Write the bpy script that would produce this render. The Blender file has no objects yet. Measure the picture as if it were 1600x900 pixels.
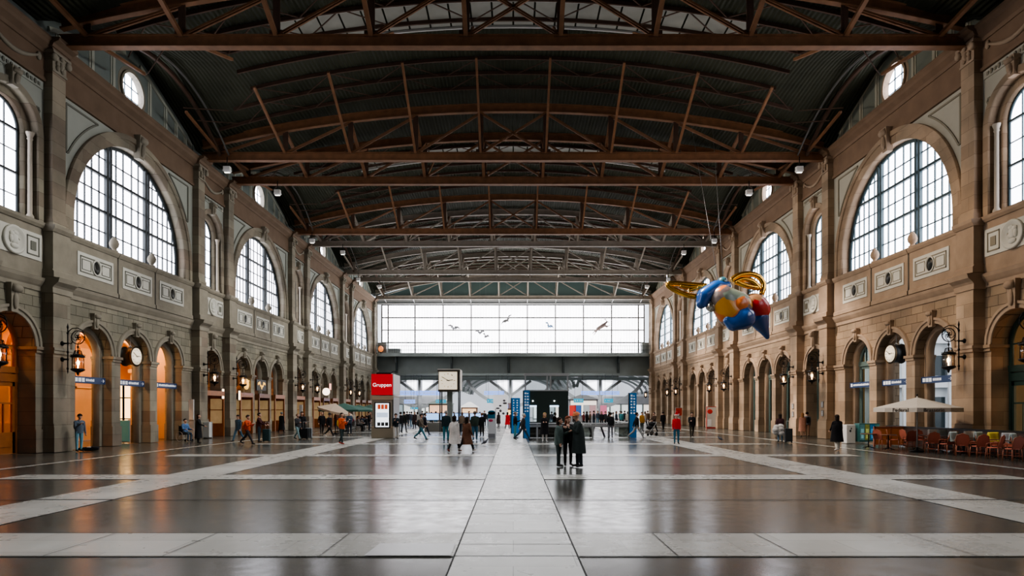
import bpy, bmesh, math, random
import numpy as np
from mathutils import Vector, Matrix
random.seed(7)
PI = math.pi
scene = bpy.context.scene
col = scene.collection
CH = 1.95            # eye height of the camera
W = 21.5             # half width of the hall

# ------------------------------------------------------------------ materials
MATS = {}
def mat(name, color=(.5, .5, .5), rough=.6, metal=0., emis=None, estr=0., bump=0., bscale=8., var=0., spec=.5, alpha=1., coat=0.):
    if name in MATS: return MATS[name]
    m = bpy.data.materials.new(name); m.use_nodes = True
    nt = m.node_tree; b = nt.nodes['Principled BSDF']
    b.inputs['Base Color'].default_value = (*color, 1)
    b.inputs['Roughness'].default_value = rough
    b.inputs['Metallic'].default_value = metal
    b.inputs['Specular IOR Level'].default_value = spec
    b.inputs['Coat Weight'].default_value = coat
    if emis:
        b.inputs['Emission Color'].default_value = (*emis, 1)
        b.inputs['Emission Strength'].default_value = estr
    if bump or var:
        g = nt.nodes.new('ShaderNodeNewGeometry')
        n = nt.nodes.new('ShaderNodeTexNoise'); n.inputs['Scale'].default_value = bscale
        n.inputs['Detail'].default_value = 5
        nt.links.new(g.outputs['Position'], n.inputs['Vector'])
        if var:
            mx = nt.nodes.new('ShaderNodeMix'); mx.data_type = 'RGBA'
            mx.inputs[6].default_value = (*[c * (1 - var) for c in color], 1)
            mx.inputs[7].default_value = (*[min(1, c * (1 + var)) for c in color], 1)
            nt.links.new(n.outputs['Fac'], mx.inputs[0]); nt.links.new(mx.outputs[2], b.inputs['Base Color'])
        if bump:
            bp = nt.nodes.new('ShaderNodeBump'); bp.inputs['Strength'].default_value = bump
            bp.inputs['Distance'].default_value = .03
            nt.links.new(n.outputs['Fac'], bp.inputs['Height']); nt.links.new(bp.outputs['Normal'], b.inputs['Normal'])
    MATS[name] = m
    return m

def stone(name, c1, c2, cm, bw, bh, mortar=.02, bump=.5, stain=.35):
    """blocks laid along the wall: brick texture over (Y, Z) of the place"""
    m = bpy.data.materials.new(name); m.use_nodes = True
    nt = m.node_tree; N = nt.nodes.new; L = nt.links.new
    b = nt.nodes['Principled BSDF']; b.inputs['Roughness'].default_value = .75
    b.inputs['Specular IOR Level'].default_value = .25
    g = N('ShaderNodeNewGeometry'); s = N('ShaderNodeSeparateXYZ'); c = N('ShaderNodeCombineXYZ')
    L(g.outputs['Position'], s.inputs[0])
    ad = N('ShaderNodeMath'); ad.operation = 'ADD'
    L(s.outputs[0], ad.inputs[0]); L(s.outputs[1], ad.inputs[1])
    L(ad.outputs[0], c.inputs[0]); L(s.outputs[2], c.inputs[1])
    br = N('ShaderNodeTexBrick'); L(c.outputs[0], br.inputs['Vector'])
    br.inputs['Color1'].default_value = (*c1, 1); br.inputs['Color2'].default_value = (*c2, 1)
    br.inputs['Mortar'].default_value = (*cm, 1); br.inputs['Scale'].default_value = 1
    br.inputs['Mortar Size'].default_value = mortar; br.inputs['Brick Width'].default_value = bw
    br.inputs['Row Height'].default_value = bh; br.inputs['Mortar Smooth'].default_value = .3
    n = N('ShaderNodeTexNoise'); n.inputs['Scale'].default_value = .55; n.inputs['Detail'].default_value = 6
    L(g.outputs['Position'], n.inputs['Vector'])
    n2 = N('ShaderNodeTexNoise'); n2.inputs['Scale'].default_value = 9; n2.inputs['Detail'].default_value = 4
    L(g.outputs['Position'], n2.inputs['Vector'])
    rp = N('ShaderNodeValToRGB'); rp.color_ramp.elements[0].position = .3; rp.color_ramp.elements[1].position = .72
    rp.color_ramp.elements[0].color = (1 - stain, 1 - stain * .95, 1 - stain * 1.0, 1)
    rp.color_ramp.elements[1].color = (1.12, 1.08, 1.02, 1)
    L(n.outputs['Fac'], rp.inputs[0])
    mx = N('ShaderNodeMix'); mx.data_type = 'RGBA'; mx.blend_type = 'MULTIPLY'; mx.inputs[0].default_value = 1
    L(br.outputs['Color'], mx.inputs[6]); L(rp.outputs[0], mx.inputs[7]); L(mx.outputs[2], b.inputs['Base Color'])
    m1 = N('ShaderNodeMath'); m1.operation = 'MULTIPLY'; m1.inputs[1].default_value = -1.0
    L(br.outputs['Fac'], m1.inputs[0])
    m2 = N('ShaderNodeMath'); m2.operation = 'MULTIPLY_ADD'; m2.inputs[1].default_value = .35
    L(n2.outputs['Fac'], m2.inputs[0]); L(m1.outputs[0], m2.inputs[2])
    bp = N('ShaderNodeBump'); bp.inputs['Strength'].default_value = bump; bp.inputs['Distance'].default_value = .06
    L(m2.outputs[0], bp.inputs['Height']); L(bp.outputs['Normal'], b.inputs['Normal'])
    MATS[name] = m
    return m

def glass_mat(name, tint=(.8, .85, .85), gl=.12, rough=.05):
    m = bpy.data.materials.new(name); m.use_nodes = True
    nt = m.node_tree; nt.nodes.remove(nt.nodes['Principled BSDF'])
    out = nt.nodes['Material Output']
    t = nt.nodes.new('ShaderNodeBsdfTransparent'); t.inputs[0].default_value = (*tint, 1)
    g = nt.nodes.new('ShaderNodeBsdfGlossy'); g.inputs['Roughness'].default_value = rough
    mx = nt.nodes.new('ShaderNodeMixShader'); mx.inputs[0].default_value = gl
    nt.links.new(t.outputs[0], mx.inputs[1]); nt.links.new(g.outputs[0], mx.inputs[2])
    nt.links.new(mx.outputs[0], out.inputs[0])
    MATS[name] = m
    return m

# ------------------------------------------------------------------ mesh builder
class MB:
    def __init__(s, T=None):
        s.v = []; s.f = []; s.mi = []; s.T = T; s.m = 0; s.sm = []
    def P(s, *p):
        if s.T: p = s.T(*p)
        s.v.append(tuple(p)); return len(s.v) - 1
    def F(s, idx, smooth=False):
        s.f.append(tuple(idx)); s.mi.append(s.m); s.sm.append(smooth)
    def quad(s, a, b, c, d):
        s.F([s.P(*a), s.P(*b), s.P(*c), s.P(*d)])
    def box(s, x0, x1, y0, y1, z0, z1):
        i = [s.P(x, y, z) for z in (z0, z1) for (x, y) in ((x0, y0), (x1, y0), (x1, y1), (x0, y1))]
        for q in ((0, 3, 2, 1), (4, 5, 6, 7), (0, 1, 5, 4), (1, 2, 6, 5), (2, 3, 7, 6), (3, 0, 4, 7)):
            s.F([i[k] for k in q])
        return s
    def taper(s, c, z0, z1, a0, b0, a1, b1):
        i = [s.P(c[0] + sx * a, c[1] + sy * b, z) for z, a, b in ((z0, a0, b0), (z1, a1, b1)) for sx, sy in ((-1, -1), (1, -1), (1, 1), (-1, 1))]
        for q in ((0, 3, 2, 1), (4, 5, 6, 7), (0, 1, 5, 4), (1, 2, 6, 5), (2, 3, 7, 6), (3, 0, 4, 7)):
            s.F([i[k] for k in q])
        return s
    def beam(s, p0, p1, w, h=None, up=(0, 0, 1)):
        h = h or w
        p0 = Vector(p0); p1 = Vector(p1); d = (p1 - p0)
        if d.length < 1e-6: return s
        d.normalize(); u = Vector(up)
        if abs(d.dot(u)) > .98: u = Vector((1, 0, 0)) if abs(d.x) < .9 else Vector((0, 1, 0))
        a = d.cross(u).normalized(); b = a.cross(d).normalized()
        i = [s.P(*(p + a * sa * w / 2 + b * sb * h / 2)) for p in (p0, p1) for sa, sb in ((-1, -1), (1, -1), (1, 1), (-1, 1))]
        for q in ((0, 3, 2, 1), (4, 5, 6, 7), (0, 1, 5, 4), (1, 2, 6, 5), (2, 3, 7, 6), (3, 0, 4, 7)):
            s.F([i[k] for k in q])
        return s
    def tube(s, pts, r, n=8, cap=True, closed=False):
        pts = [Vector(p) for p in pts]; m = len(pts)
        rs = r if isinstance(r, (list, tuple)) else [r] * m
        rings = []; a = None
        for i, p in enumerate(pts):
            if closed: d = pts[(i + 1) % m] - pts[i - 1]
            else: d = pts[min(i + 1, m - 1)] - pts[max(i - 1, 0)]
            d.normalize()
            if a is None:
                a = d.cross(Vector((0, 0, 1)))
                if a.length < .1: a = d.cross(Vector((1, 0, 0)))
            a = (a - d * a.dot(d)).normalized(); b = d.cross(a)
            rings.append([s.P(*(p + (a * math.cos(t) + b * math.sin(t)) * rs[i])) for t in [2 * PI * k / n for k in range(n)]])
        rng = range(m if closed else m - 1)
        for i in rng:
            A = rings[i]; B = rings[(i + 1) % m]
            for k in range(n):
                s.F([A[k], A[(k + 1) % n], B[(k + 1) % n], B[k]], True)
        if cap and not closed:
            s.F(rings[0][::-1]); s.F(rings[-1])
        return s
    def lathe(s, prof, c=(0, 0, 0), n=16, axis='z', sx=1., sy=1., smooth=True):
        rings = []
        for r, h in prof:
            ring = []
            for k in range(n):
                t = 2 * PI * k / n; x = r * math.cos(t) * sx; y = r * math.sin(t) * sy
                p = {'z': (x, y, h), 'y': (x, h, y), 'x': (h, x, y)}[axis]
                ring.append(s.P(c[0] + p[0], c[1] + p[1], c[2] + p[2]))
            rings.append(ring)
        for A, B in zip(rings, rings[1:]):
            for k in range(n): s.F([A[k], A[(k + 1) % n], B[(k + 1) % n], B[k]], smooth)
        s.F(rings[0][::-1]); s.F(rings[-1])
        return s
    def ell(s, c, r, n=12, m=8, rot=None):
        c = Vector(c); rings = []
        def pt(v):
            if rot: v = rot @ v
            return s.P(*(c + v))
        top = pt(Vector((0, 0, r[2]))); bot = pt(Vector((0, 0, -r[2])))
        for j in range(1, m):
            ph = PI * j / m
            rings.append([pt(Vector((r[0] * math.sin(ph) * math.cos(2 * PI * k / n), r[1] * math.sin(ph) * math.sin(2 * PI * k / n), r[2] * math.cos(ph)))) for k in range(n)])
        for k in range(n):
            s.F([top, rings[0][k], rings[0][(k + 1) % n]], True); s.F([bot, rings[-1][(k + 1) % n], rings[-1][k]], True)
        for A, B in zip(rings, rings[1:]):
            for k in range(n): s.F([A[k], B[k], B[(k + 1) % n], A[(k + 1) % n]], True)
        return s
    def build(s, name, m, parent=None, loc=None):
        me = bpy.data.meshes.new(name)
        me.from_pydata(s.v, [], s.f); me.update()
        for mm in (m if isinstance(m, (list, tuple)) else [m]): me.materials.append(mm)
        me.polygons.foreach_set('material_index', s.mi)
        me.polygons.foreach_set('use_smooth', s.sm)
        o = bpy.data.objects.new(name, me); col.objects.link(o)
        if parent: o.parent = parent
        if loc: o.location = loc
        return o

def empty(name, loc=(0, 0, 0), rz=0, scale=None):
    o = bpy.data.objects.new(name, None); col.objects.link(o)
    o.location = loc; o.rotation_euler = (0, 0, rz); o.empty_display_size = .3
    if scale: o.scale = (scale,) * 3
    return o
def tag(o, label=None, cat=None, group=None, kind=None):
    if label: o['label'] = label
    if cat: o['category'] = cat
    if group: o['group'] = group
    if kind: o['kind'] = kind
    return o
def thing(name, label, cat, loc=(0, 0, 0), rz=0, group=None):
    return tag(empty(name, loc, rz), label, cat, group)
def struct(name, loc=(0, 0, 0), label=None):
    return tag(empty(name, loc), label, None, None, 'structure')
def copy_tree(o, parent=None):
    c = o.copy(); col.objects.link(c); c.parent = parent
    for ch in list(o.children): copy_tree(ch, c)
    return c
def text(name, body, size, m, parent, loc, rot=(PI / 2, 0, 0), align='CENTER', shear=0, sx=1.):
    cu = bpy.data.curves.new(name, 'FONT'); cu.body = body; cu.size = size; cu.align_x = align; cu.align_y = 'CENTER'
    cu.extrude = .004; cu.shear = shear; cu.materials.append(m)
    tmp = bpy.data.objects.new('tmp', cu); col.objects.link(tmp)
    me = bpy.data.meshes.new_from_object(tmp.evaluated_get(bpy.context.evaluated_depsgraph_get())); bpy.data.objects.remove(tmp)
    o = bpy.data.objects.new(name, me); col.objects.link(o); o.parent = parent
    o.location = loc; o.rotation_euler = rot; o.scale = (sx, 1, 1)
    return o
def at(px, feet):
    Y = CH * 1000 / (feet - 640); return ((px - 802) * Y / 1000, Y)

# ------------------------------------------------------------------ palette
LSTONE = stone('left ashlar', (.22, .21, .17), (.31, .295, .24), (.085, .075, .06), .95, .47, .016, .6)  # left and right copies of one stone, each side's light put in the colour
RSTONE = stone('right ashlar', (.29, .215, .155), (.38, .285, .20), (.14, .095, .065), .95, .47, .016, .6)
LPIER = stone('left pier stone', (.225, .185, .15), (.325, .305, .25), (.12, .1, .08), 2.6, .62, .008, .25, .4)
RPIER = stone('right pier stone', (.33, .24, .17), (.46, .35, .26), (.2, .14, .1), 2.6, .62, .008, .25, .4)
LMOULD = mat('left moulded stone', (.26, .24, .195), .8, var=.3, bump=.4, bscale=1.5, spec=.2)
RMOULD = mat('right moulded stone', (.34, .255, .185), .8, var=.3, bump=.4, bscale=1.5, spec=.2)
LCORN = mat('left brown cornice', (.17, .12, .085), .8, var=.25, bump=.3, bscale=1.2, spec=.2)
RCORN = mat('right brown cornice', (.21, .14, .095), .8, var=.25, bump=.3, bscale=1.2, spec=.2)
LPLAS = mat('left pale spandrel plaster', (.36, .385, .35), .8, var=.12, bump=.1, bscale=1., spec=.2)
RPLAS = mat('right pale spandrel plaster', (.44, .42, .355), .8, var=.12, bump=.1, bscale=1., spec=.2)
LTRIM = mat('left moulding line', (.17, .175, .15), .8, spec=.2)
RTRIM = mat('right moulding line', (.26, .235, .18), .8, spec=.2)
WHITEP = mat('white stone panel', (.58, .58, .53), .7, var=.08, bscale=3, spec=.2)
DARKST = mat('dark plinth stone', (.085, .078, .065), .7, var=.3, bscale=2, bump=.3)
OVAL = mat('dark oval inset', (.02, .022, .02), .4)
IRON = mat('black wrought iron', (.012, .012, .013), .45, .6)
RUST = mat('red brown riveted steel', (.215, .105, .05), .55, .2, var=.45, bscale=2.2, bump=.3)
RUST_LIT = mat('far steel with end light', (.30, .265, .22), .6, .1, var=.3, bscale=2.)  # lighter copy of the truss steel; brightness of the far bays put into its colour
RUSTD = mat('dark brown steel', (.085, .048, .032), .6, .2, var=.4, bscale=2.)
DECK = None
def deck_mat():
    m = bpy.data.materials.new('corrugated roof deck'); m.use_nodes = True
    nt = m.node_tree; N = nt.nodes.new; L = nt.links.new; b = nt.nodes['Principled BSDF']
    b.inputs['Roughness'].default_value = .7; b.inputs['Specular IOR Level'].default_value = .2
    g = N('ShaderNodeNewGeometry'); w = N('ShaderNodeTexWave'); w.wave_type = 'BANDS'; w.bands_direction = 'X'
    w.inputs['Scale'].default_value = 1.3; w.inputs['Distortion'].default_value = .15
    L(g.outputs['Position'], w.inputs['Vector'])
    n = N('ShaderNodeTexNoise'); n.inputs['Scale'].default_value = .5; n.inputs['Detail'].default_value = 8
    L(g.outputs['Position'], n.inputs['Vector'])
    mx = N('ShaderNodeMix'); mx.data_type = 'RGBA'
    mx.inputs[6].default_value = (.017, .020, .012, 1); mx.inputs[7].default_value = (.062, .066, .044, 1)
    L(n.outputs['Fac'], mx.inputs[0]); L(mx.outputs[2], b.inputs['Base Color'])
    bp = N('ShaderNodeBump'); bp.inputs['Strength'].default_value = .8; bp.inputs['Distance'].default_value = .08
    L(w.outputs['Fac'], bp.inputs['Height']); L(bp.outputs['Normal'], b.inputs['Normal'])
    return m
DECK = deck_mat()
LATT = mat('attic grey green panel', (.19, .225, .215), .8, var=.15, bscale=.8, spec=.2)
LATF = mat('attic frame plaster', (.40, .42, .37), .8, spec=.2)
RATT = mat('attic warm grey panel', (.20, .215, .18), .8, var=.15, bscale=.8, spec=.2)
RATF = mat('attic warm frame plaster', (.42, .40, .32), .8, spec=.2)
def pane_mat(name, c, s):
    m = bpy.data.materials.new(name); m.use_nodes = True
    nt = m.node_tree; N = nt.nodes.new; L = nt.links.new; b = nt.nodes['Principled BSDF']
    b.inputs['Base Color'].default_value = (.35, .36, .38, 1); b.inputs['Roughness'].default_value = .25
    g = N('ShaderNodeNewGeometry'); n = N('ShaderNodeTexNoise'); n.inputs['Scale'].default_value = .35
    L(g.outputs['Position'], n.inputs['Vector'])
    r = N('ShaderNodeMapRange'); r.inputs[3].default_value = s * .8; r.inputs[4].default_value = s * 1.2
    L(n.outputs['Fac'], r.inputs[0]); L(r.outputs[0], b.inputs['Emission Strength'])
    b.inputs['Emission Color'].default_value = (*c, 1)
    MATS[name] = m
    return m
PANE_L = pane_mat('frosted daylit pane', (.93, .92, 1.0), 4.5)
PANE_E = pane_mat('frosted daylit end pane', (.96, .94, .97), 4.2)
WFRAME = mat('dark grey window iron', (.045, .055, .06), .5, .3)
WFRAMER = mat('blue green window iron', (.055, .09, .105), .5, .3)
GREYST = mat('grey green painted steel', (.22, .25, .235), .55, .2, var=.15, bscale=1.)
LIGHTST = mat('light grey painted steel', (.42, .43, .43), .5, .1, var=.1, bscale=1.)
WOODO = mat('orange varnished oak', (.30, .105, .028), .35, var=.35, bscale=3., coat=.3)
WOODD = mat('dark varnished wood', (.16, .06, .025), .4, var=.3, bscale=3., coat=.3)
GREEND = mat('dark green painted wood', (.018, .04, .034), .35, coat=.2)
TEALD = mat('grey teal painted frame', (.10, .15, .14), .4)
GLASS = glass_mat('clear shop glass')
GLASSD = glass_mat('tinted shop glass', (.42, .45, .42), .16)
GLASSA = glass_mat('amber lit glass', (1.0, .72, .4), .1)
# ------------------------------------------------------------------ side walls
PER = 18.15
BAYS = [18.2 + PER * k for k in range(0, 5)]      # centres of the wide bays (18.2 is beside the camera's frame)
NARROW = [27.35 + PER * k for k in range(0, 4)]   # centres of the narrow bays
PIERS = []
for k in range(-1, 4):
    PIERS.append(42.75 + PER * k)                 # near edge of the near pier of a pair
    if k < 3: PIERS.append(47.3 + PER * k)
PIERS.sort()

def sideT(S):
    ks = .985 if S < 0 else 1.015
    def T(u, w, z):
        zz = z if z < CH else CH + (z - CH) * ks
        return (S * (W + w), u, zz)
    return T

def arc(c, r, zs, n=28):
    return [(c - r * math.cos(PI * i / n), zs + r * math.sin(PI * i / n)) for i in range(n + 1)]

def ring(mb, c, r0, r1, zs, w0, w1, zfoot=None, n=28):
    """moulded arch band between two radii, front at w0, back at w1"""
    A = arc(c, r0, zs, n); B = arc(c, r1, zs, n)
    if zfoot is not None and zfoot < zs:
        A = [(A[0][0], zfoot)] + A + [(A[-1][0], zfoot)]; B = [(B[0][0], zfoot)] + B + [(B[-1][0], zfoot)]
    ia = [mb.P(u, w0, z) for u, z in A]; ib = [mb.P(u, w0, z) for u, z in B]
    ja = [mb.P(u, w1, z) for u, z in A]; jb = [mb.P(u, w1, z) for u, z in B]
    for i in range(len(A) - 1):
        mb.F([ia[i], ia[i + 1], ib[i + 1], ib[i]])
        mb.F([ib[i], ib[i + 1], jb[i + 1], jb[i]], True)
        mb.F([ia[i], ja[i], ja[i + 1], ia[i + 1]], True)
    mb.F([ia[0], ib[0], jb[0], ja[0]]); mb.F([ia[-1], ja[-1], jb[-1], ib[-1]])

def wallface(mb, u0, u1, z0, z1, ops, w=0, n=28):
    """flat wall face with arched openings (c, r, zs, zb)"""
    cur = u0
    for (c, r, zs, zb) in sorted(ops):
        mb.quad((cur, w, z0), (c - r, w, z0), (c - r, w, z1), (cur, w, z1))
        if zb > z0: mb.quad((c - r, w, z0), (c + r, w, z0), (c + r, w, zb), (c - r, w, zb))
        A = arc(c, r, zs, n)
        for (a, za), (b, zz) in zip(A, A[1:]):
            mb.quad((a, w, za), (b, w, zz), (b, w, z1), (a, w, z1))
        cur = c + r
    mb.quad((cur, w, z0), (u1, w, z0), (u1, w, z1), (cur, w, z1))

def reveal(mb, c, r, zs, zb, w0, w1, n=28, sill=True):
    A = [(c - r, zb)] + arc(c, r, zs, n) + [(c + r, zb)]
    for (a, za), (b, zz) in zip(A, A[1:]):
        mb.F([mb.P(a, w0, za), mb.P(b, w0, zz), mb.P(b, w1, zz), mb.P(a, w1, za)], False)
    if sill: mb.quad((c - r, w0, zb), (c + r, w0, zb), (c + r, w1, zb), (c - r, w1, zb))

def mould(mb, u0, u1, prof):
    """profile [(w, z)...] run along the wall"""
    a = [mb.P(u0, w, z) for w, z in prof]; b = [mb.P(u1, w, z) for w, z in prof]
    for i in range(len(prof) - 1): mb.F([a[i], b[i], b[i + 1], a[i + 1]])
    mb.F(a[::-1]); mb.F(b)

def keystone(T, parent, c, z, h, wd, proj, m):
    mb = MB(T)
    i = []
    for zz, hw, pj in ((z - h * .45, wd * .36, proj * .8), (z + h * .35, wd * .5, proj), (z + h * .55, wd * .62, proj * 1.15)):
        i.append([mb.P(c - hw, .02, zz), mb.P(c + hw, .02, zz), mb.P(c + hw, -pj, zz), mb.P(c - hw, -pj, zz)])
    for A, B in zip(i, i[1:]):
        for k in range(4): mb.F([A[k], A[(k + 1) % 4], B[(k + 1) % 4], B[k]])
    mb.F(i[0][::-1]); mb.F(i[-1])
    # carved scroll and leaf
    mb.lathe([(.05, -wd * .45), (h * .14, -wd * .4), (h * .14, wd * .4), (.05, wd * .45)], (c, -proj * 1.0, z + h * .38), 10, 'x')
    mb.ell((c, -proj * .95, z - h * .05), (wd * .26, proj * .35, h * .3), 8, 6)
    return mb.build('keystone', m, parent)

def pilaster(T, parent, u0, S):
    MP = LPIER if S < 0 else RPIER; MM = LMOULD if S < 0 else RMOULD
    u1 = u0 + 1.12; pj = -.55
    mb = MB(T)
    mb.box(u0, u1, pj, .1, 0, 7.45)
    mb.box(u0 - .05, u1 + .05, pj - .08, .1, 0, 1.15)
    mb.box(u0 - .03, u1 + .03, pj - .05, .1, 1.15, 1.3)
    mb.build('lower_pilaster', MP, parent)
    mb = MB(T)
    mb.box(u0 - .05, u1 + .05, pj - .07, .1, 4.55, 4.7); mb.box(u0 - .08, u1 + .08, pj - .11, .1, 4.7, 4.82)
    mb.build('impost_band', MM, parent)
    # entablature block, pedestal
    mb = MB(T)
    mould(mb, u0 - .1, u1 + .1, [(.1, 7.35), (pj - .05, 7.35), (pj - .05, 7.6), (pj - .12, 7.7), (pj - .3, 7.85), (pj - .36, 8.05), (.1, 8.1)])
    mb.box(u0 - .02, u1 + .02, pj, .1, 8.1, 10.3)
    mould(mb, u0 - .08, u1 + .08, [(.1, 8.1), (pj - .08, 8.1), (pj - .08, 8.35), (pj, 8.45), (.1, 8.45)])
    mould(mb, u0 - .1, u1 + .1, [(.1, 10.2), (pj - .04, 10.2), (pj - .14, 10.35), (pj - .16, 10.5), (.1, 10.55)])
    mb.build('pedestal', MM, parent)
    c = (u0 + u1) / 2; h = .43
    mb = MB(T)
    mb.box(c - h, c + h, -.42, .1, 10.55, 17.75)
    mb.box(c - h - .08, c + h + .08, -.5, .1, 10.55, 10.8); mb.box(c - h - .04, c + h + .04, -.46, .1, 10.8, 10.95)
    mb.build('upper_pilaster', MP, parent)
    mb = MB(T)                      # scrolled capital
    for k, (z0, z1, a) in enumerate(((17.7, 17.8, .05), (17.8, 18.25, .02), (18.25, 18.5, .1), (18.5, 18.62, .16))):
        mb.box(c - h - a, c + h + a, -.42 - a, .1, z0, z1)
    for sgn in (-1, 1):
        mb.lathe([(.05, -.1), (.17, -.08), (.17, .08), (.05, .1)], (c + sgn * (h + .02), -.52, 18.33), 12, 'y')
        for q in range(2):
            mb.ell((c + sgn * (.16 + .0 * q), -.47, 17.95 + .2 * q), (.11, .09, .14), 8, 6)
    mb.ell((c, -.5, 18.1), (.12, .12, .2), 8, 6); mb.ell((c, -.56, 18.42), (.12, .08, .1), 8, 6)
    mb.lathe([(.04, -.42), (.11, -.4), (.11, .06), (.04, .08)], (c + h + .06, 0, 18.3), 10, 'y')
    mb.build('capital', MM, parent)
    MC = LCORN if S < 0 else RCORN
    mb = MB(T)
    mb.box(c - h - .1, c + h + .1, -.5, .1, 18.6, 18.95)
    mould(mb, c - h - .2, c + h + .2, [(.1, 18.75), (-.55, 18.75), (-.62, 18.9), (-.85, 19.0), (-.9, 19.15), (.1, 19.2)])
    mb.build('entablature_block', MC, parent)

def archivolt(T, parent, c, r, zs, S, wd=.3, pj=.12, m=None):
    m = m or (LMOULD if S < 0 else RMOULD)
    mb = MB(T)
    ring(mb, c, r, r + wd * .62, zs, -pj * .6, .02)
    ring(mb, c, r + wd * .6, r + wd, zs, -pj * 1.15, .02)
    return mb.build('archivolt', m, parent)

def impost(mb, u0, u1, w0, w1, z=4.83):
    mb.box(u0 - .04, u1 + .04, w0 - .04, w1, z - .28, z - .14)
    mb.box(u0 - .1, u1 + .1, w0 - .1, w1, z - .14, z)

DEPTH = 1.0
def big_bay(S, c, parent, first=False):
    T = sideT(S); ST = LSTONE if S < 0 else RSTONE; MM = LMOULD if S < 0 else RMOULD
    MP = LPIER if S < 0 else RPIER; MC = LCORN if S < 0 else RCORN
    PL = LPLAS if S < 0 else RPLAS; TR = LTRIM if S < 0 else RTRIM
    u0 = c - 6.1; u1 = c + 6.4
    arches = [(c + d, 1.45, 4.83, 0) for d in (-3.6, 0, 3.6)]
    mb = MB(T); wallface(mb, u0 - .6, u1 + .6, 0, 7.6, arches)
    for a in arches: reveal(mb, a[0], a[1], a[2], 0, 0, DEPTH, sill=False)
    wallface(mb, u0 - .6, u1 + .6, 0, 7.6, arches, w=DEPTH)
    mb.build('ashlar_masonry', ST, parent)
    mb = MB(T)   # piers between the arches, with bases and imposts
    for (a, b) in ((u0 + .1, c - 5.07), (c - 2.13, c - 1.47), (c + 1.47, c + 2.13), (c + 5.07, u1 - .1)):
        mb.box(a - .045, b + .045, -.06, DEPTH + .02, 0, 4.6)
        mb.box(a - .08, b + .08, -.12, DEPTH + .05, 0, 1.05)
        impost(mb, a, b, -.08, DEPTH + .05)
    mb.build('arcade_pier', MP, parent)
    for a in arches:
        archivolt(T, parent, a[0], a[1], a[2], S)
        mb = MB(T); ring(mb, a[0], 1.2, 1.46, 4.83, .45, .8, zfoot=0); mb.build('inner_arch_rib', MM, parent)
        keystone(T, parent, a[0], a[2] + a[1] + .2, .8, .42, .22, MM)
    mb = MB(T)   # string course and balustrade zone
    mould(mb, u0 - .4, u1 + .4, [(.1, 7.4), (-.06, 7.4), (-.06, 7.6), (-.12, 7.68), (-.22, 7.85), (-.26, 8.0), (.1, 8.08)])
    mb.build('string_course', MM, parent)
    mb = MB(T)
    cuts = [u0 + .1, c - 1.86, c - 1.74, c + 1.74, c + 1.86, u1 - .2]
    for a, b in ((cuts[0], cuts[1]), (cuts[2], cuts[3]), (cuts[4], cuts[5])):
        mb.box(a, b, -.16, .3, 8.05, 10.3)
        mould(mb, a - .04, b + .04, [(.3, 10.25), (-.2, 10.25), (-.28, 10.4), (-.3, 10.52), (.3, 10.58)])
        mould(mb, a, b, [(.3, 8.05), (-.22, 8.05), (-.22, 8.25), (-.16, 8.33), (.3, 8.33)])
    mb.box(u0, u1, 0, .3, 8, 10.5)
    mb.build('parapet', MM, parent)
    for d in (-1.8, 1.8):
        mb = MB(T); mb.tube([(c + d, -.13, 7.9), (c + d, -.13, 10.2)], .07, 8); mb.build('downpipe', DARKST, parent)
    for d in (-3.65, -.02, 3.62):
        mb = MB(T); a, b = c + d - 1.4, c + d + 1.4
        mb.box(a, b, -.2, 0, 8.68, 9.85); p = mb.build('relief_panel', WHITEP, parent)
        mb = MB(T)
        for (x0, x1, z0, z1, t) in ((a + .17, b - .17, 8.85, 9.68, .05), (a + .3, c + d - .42, 9.0, 9.53, .025), (c + d + .42, b - .3, 9.0, 9.53, .025)):
            for q in ((x0, x1, z0, z0 + t), (x0, x1, z1 - t, z1), (x0, x0 + t, z0, z1), (x1 - t, x1, z0, z1)):
                mb.box(q[0], q[1], -.225, -.19, q[2], q[3])
        mb.build('panel_moulding', TR, p)
        mb = MB(T); mb.lathe([(.3, 0), (.3, -.06), (.36, -.06), (.36, 0)], (c + d, -.2, 9.27), 20, 'y', 1., 1.15)
        mb.build('oval_rim', WHITEP, p)
        mb = MB(T); mb.lathe([(.25, 0), (.25, -.03), (.0, -.03)], (c + d, -.2, 9.27), 20, 'y', 1., 1.15)
        mb.build('oval_inset', OVAL, p)
    for d in (-1.8, 1.8):   # stone pine cones on the parapet
        mb = MB(T); mb.lathe([(.2, 10.55), (.2, 10.65), (.1, 10.7), (.12, 10.76), (.23, 10.9), (.25, 11.05), (.2, 11.2), (.1, 11.35), (.02, 11.42)], (c + d, .05, 0), 10)
        mb.build('pine_cone_finial', MM, parent)
    # upper wall with the great arch
    r = 5.3; zs = 11.45
    mb = MB(T); wallface(mb, u0 - .5, u1 + .3, 10.4, 17.3, [(c + .15, r, zs, 10.5)], 0, 48)
    mb.build('spandrel', PL, parent)
    mb = MB(T); reveal(mb, c + .15, r, zs, 10.5, 0, .8, 48); mb.build('arch_reveal', MP, parent)
    mb = MB(T); ring(mb, c + .15, r, r + .5, zs, -.1, .02, 10.55, 48); ring(mb, c + .15, r + .45, r + .72, zs, -.18, .02, 10.55, 48)
    mb.build('great_archivolt', LPIER if S < 0 else RPIER, parent)
    keystone(T, parent, c + .15, zs + r + .25, 1.3, .6, .4, MM)
    mb = MB(T)   # moulded spandrel triangle outlines
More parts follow.
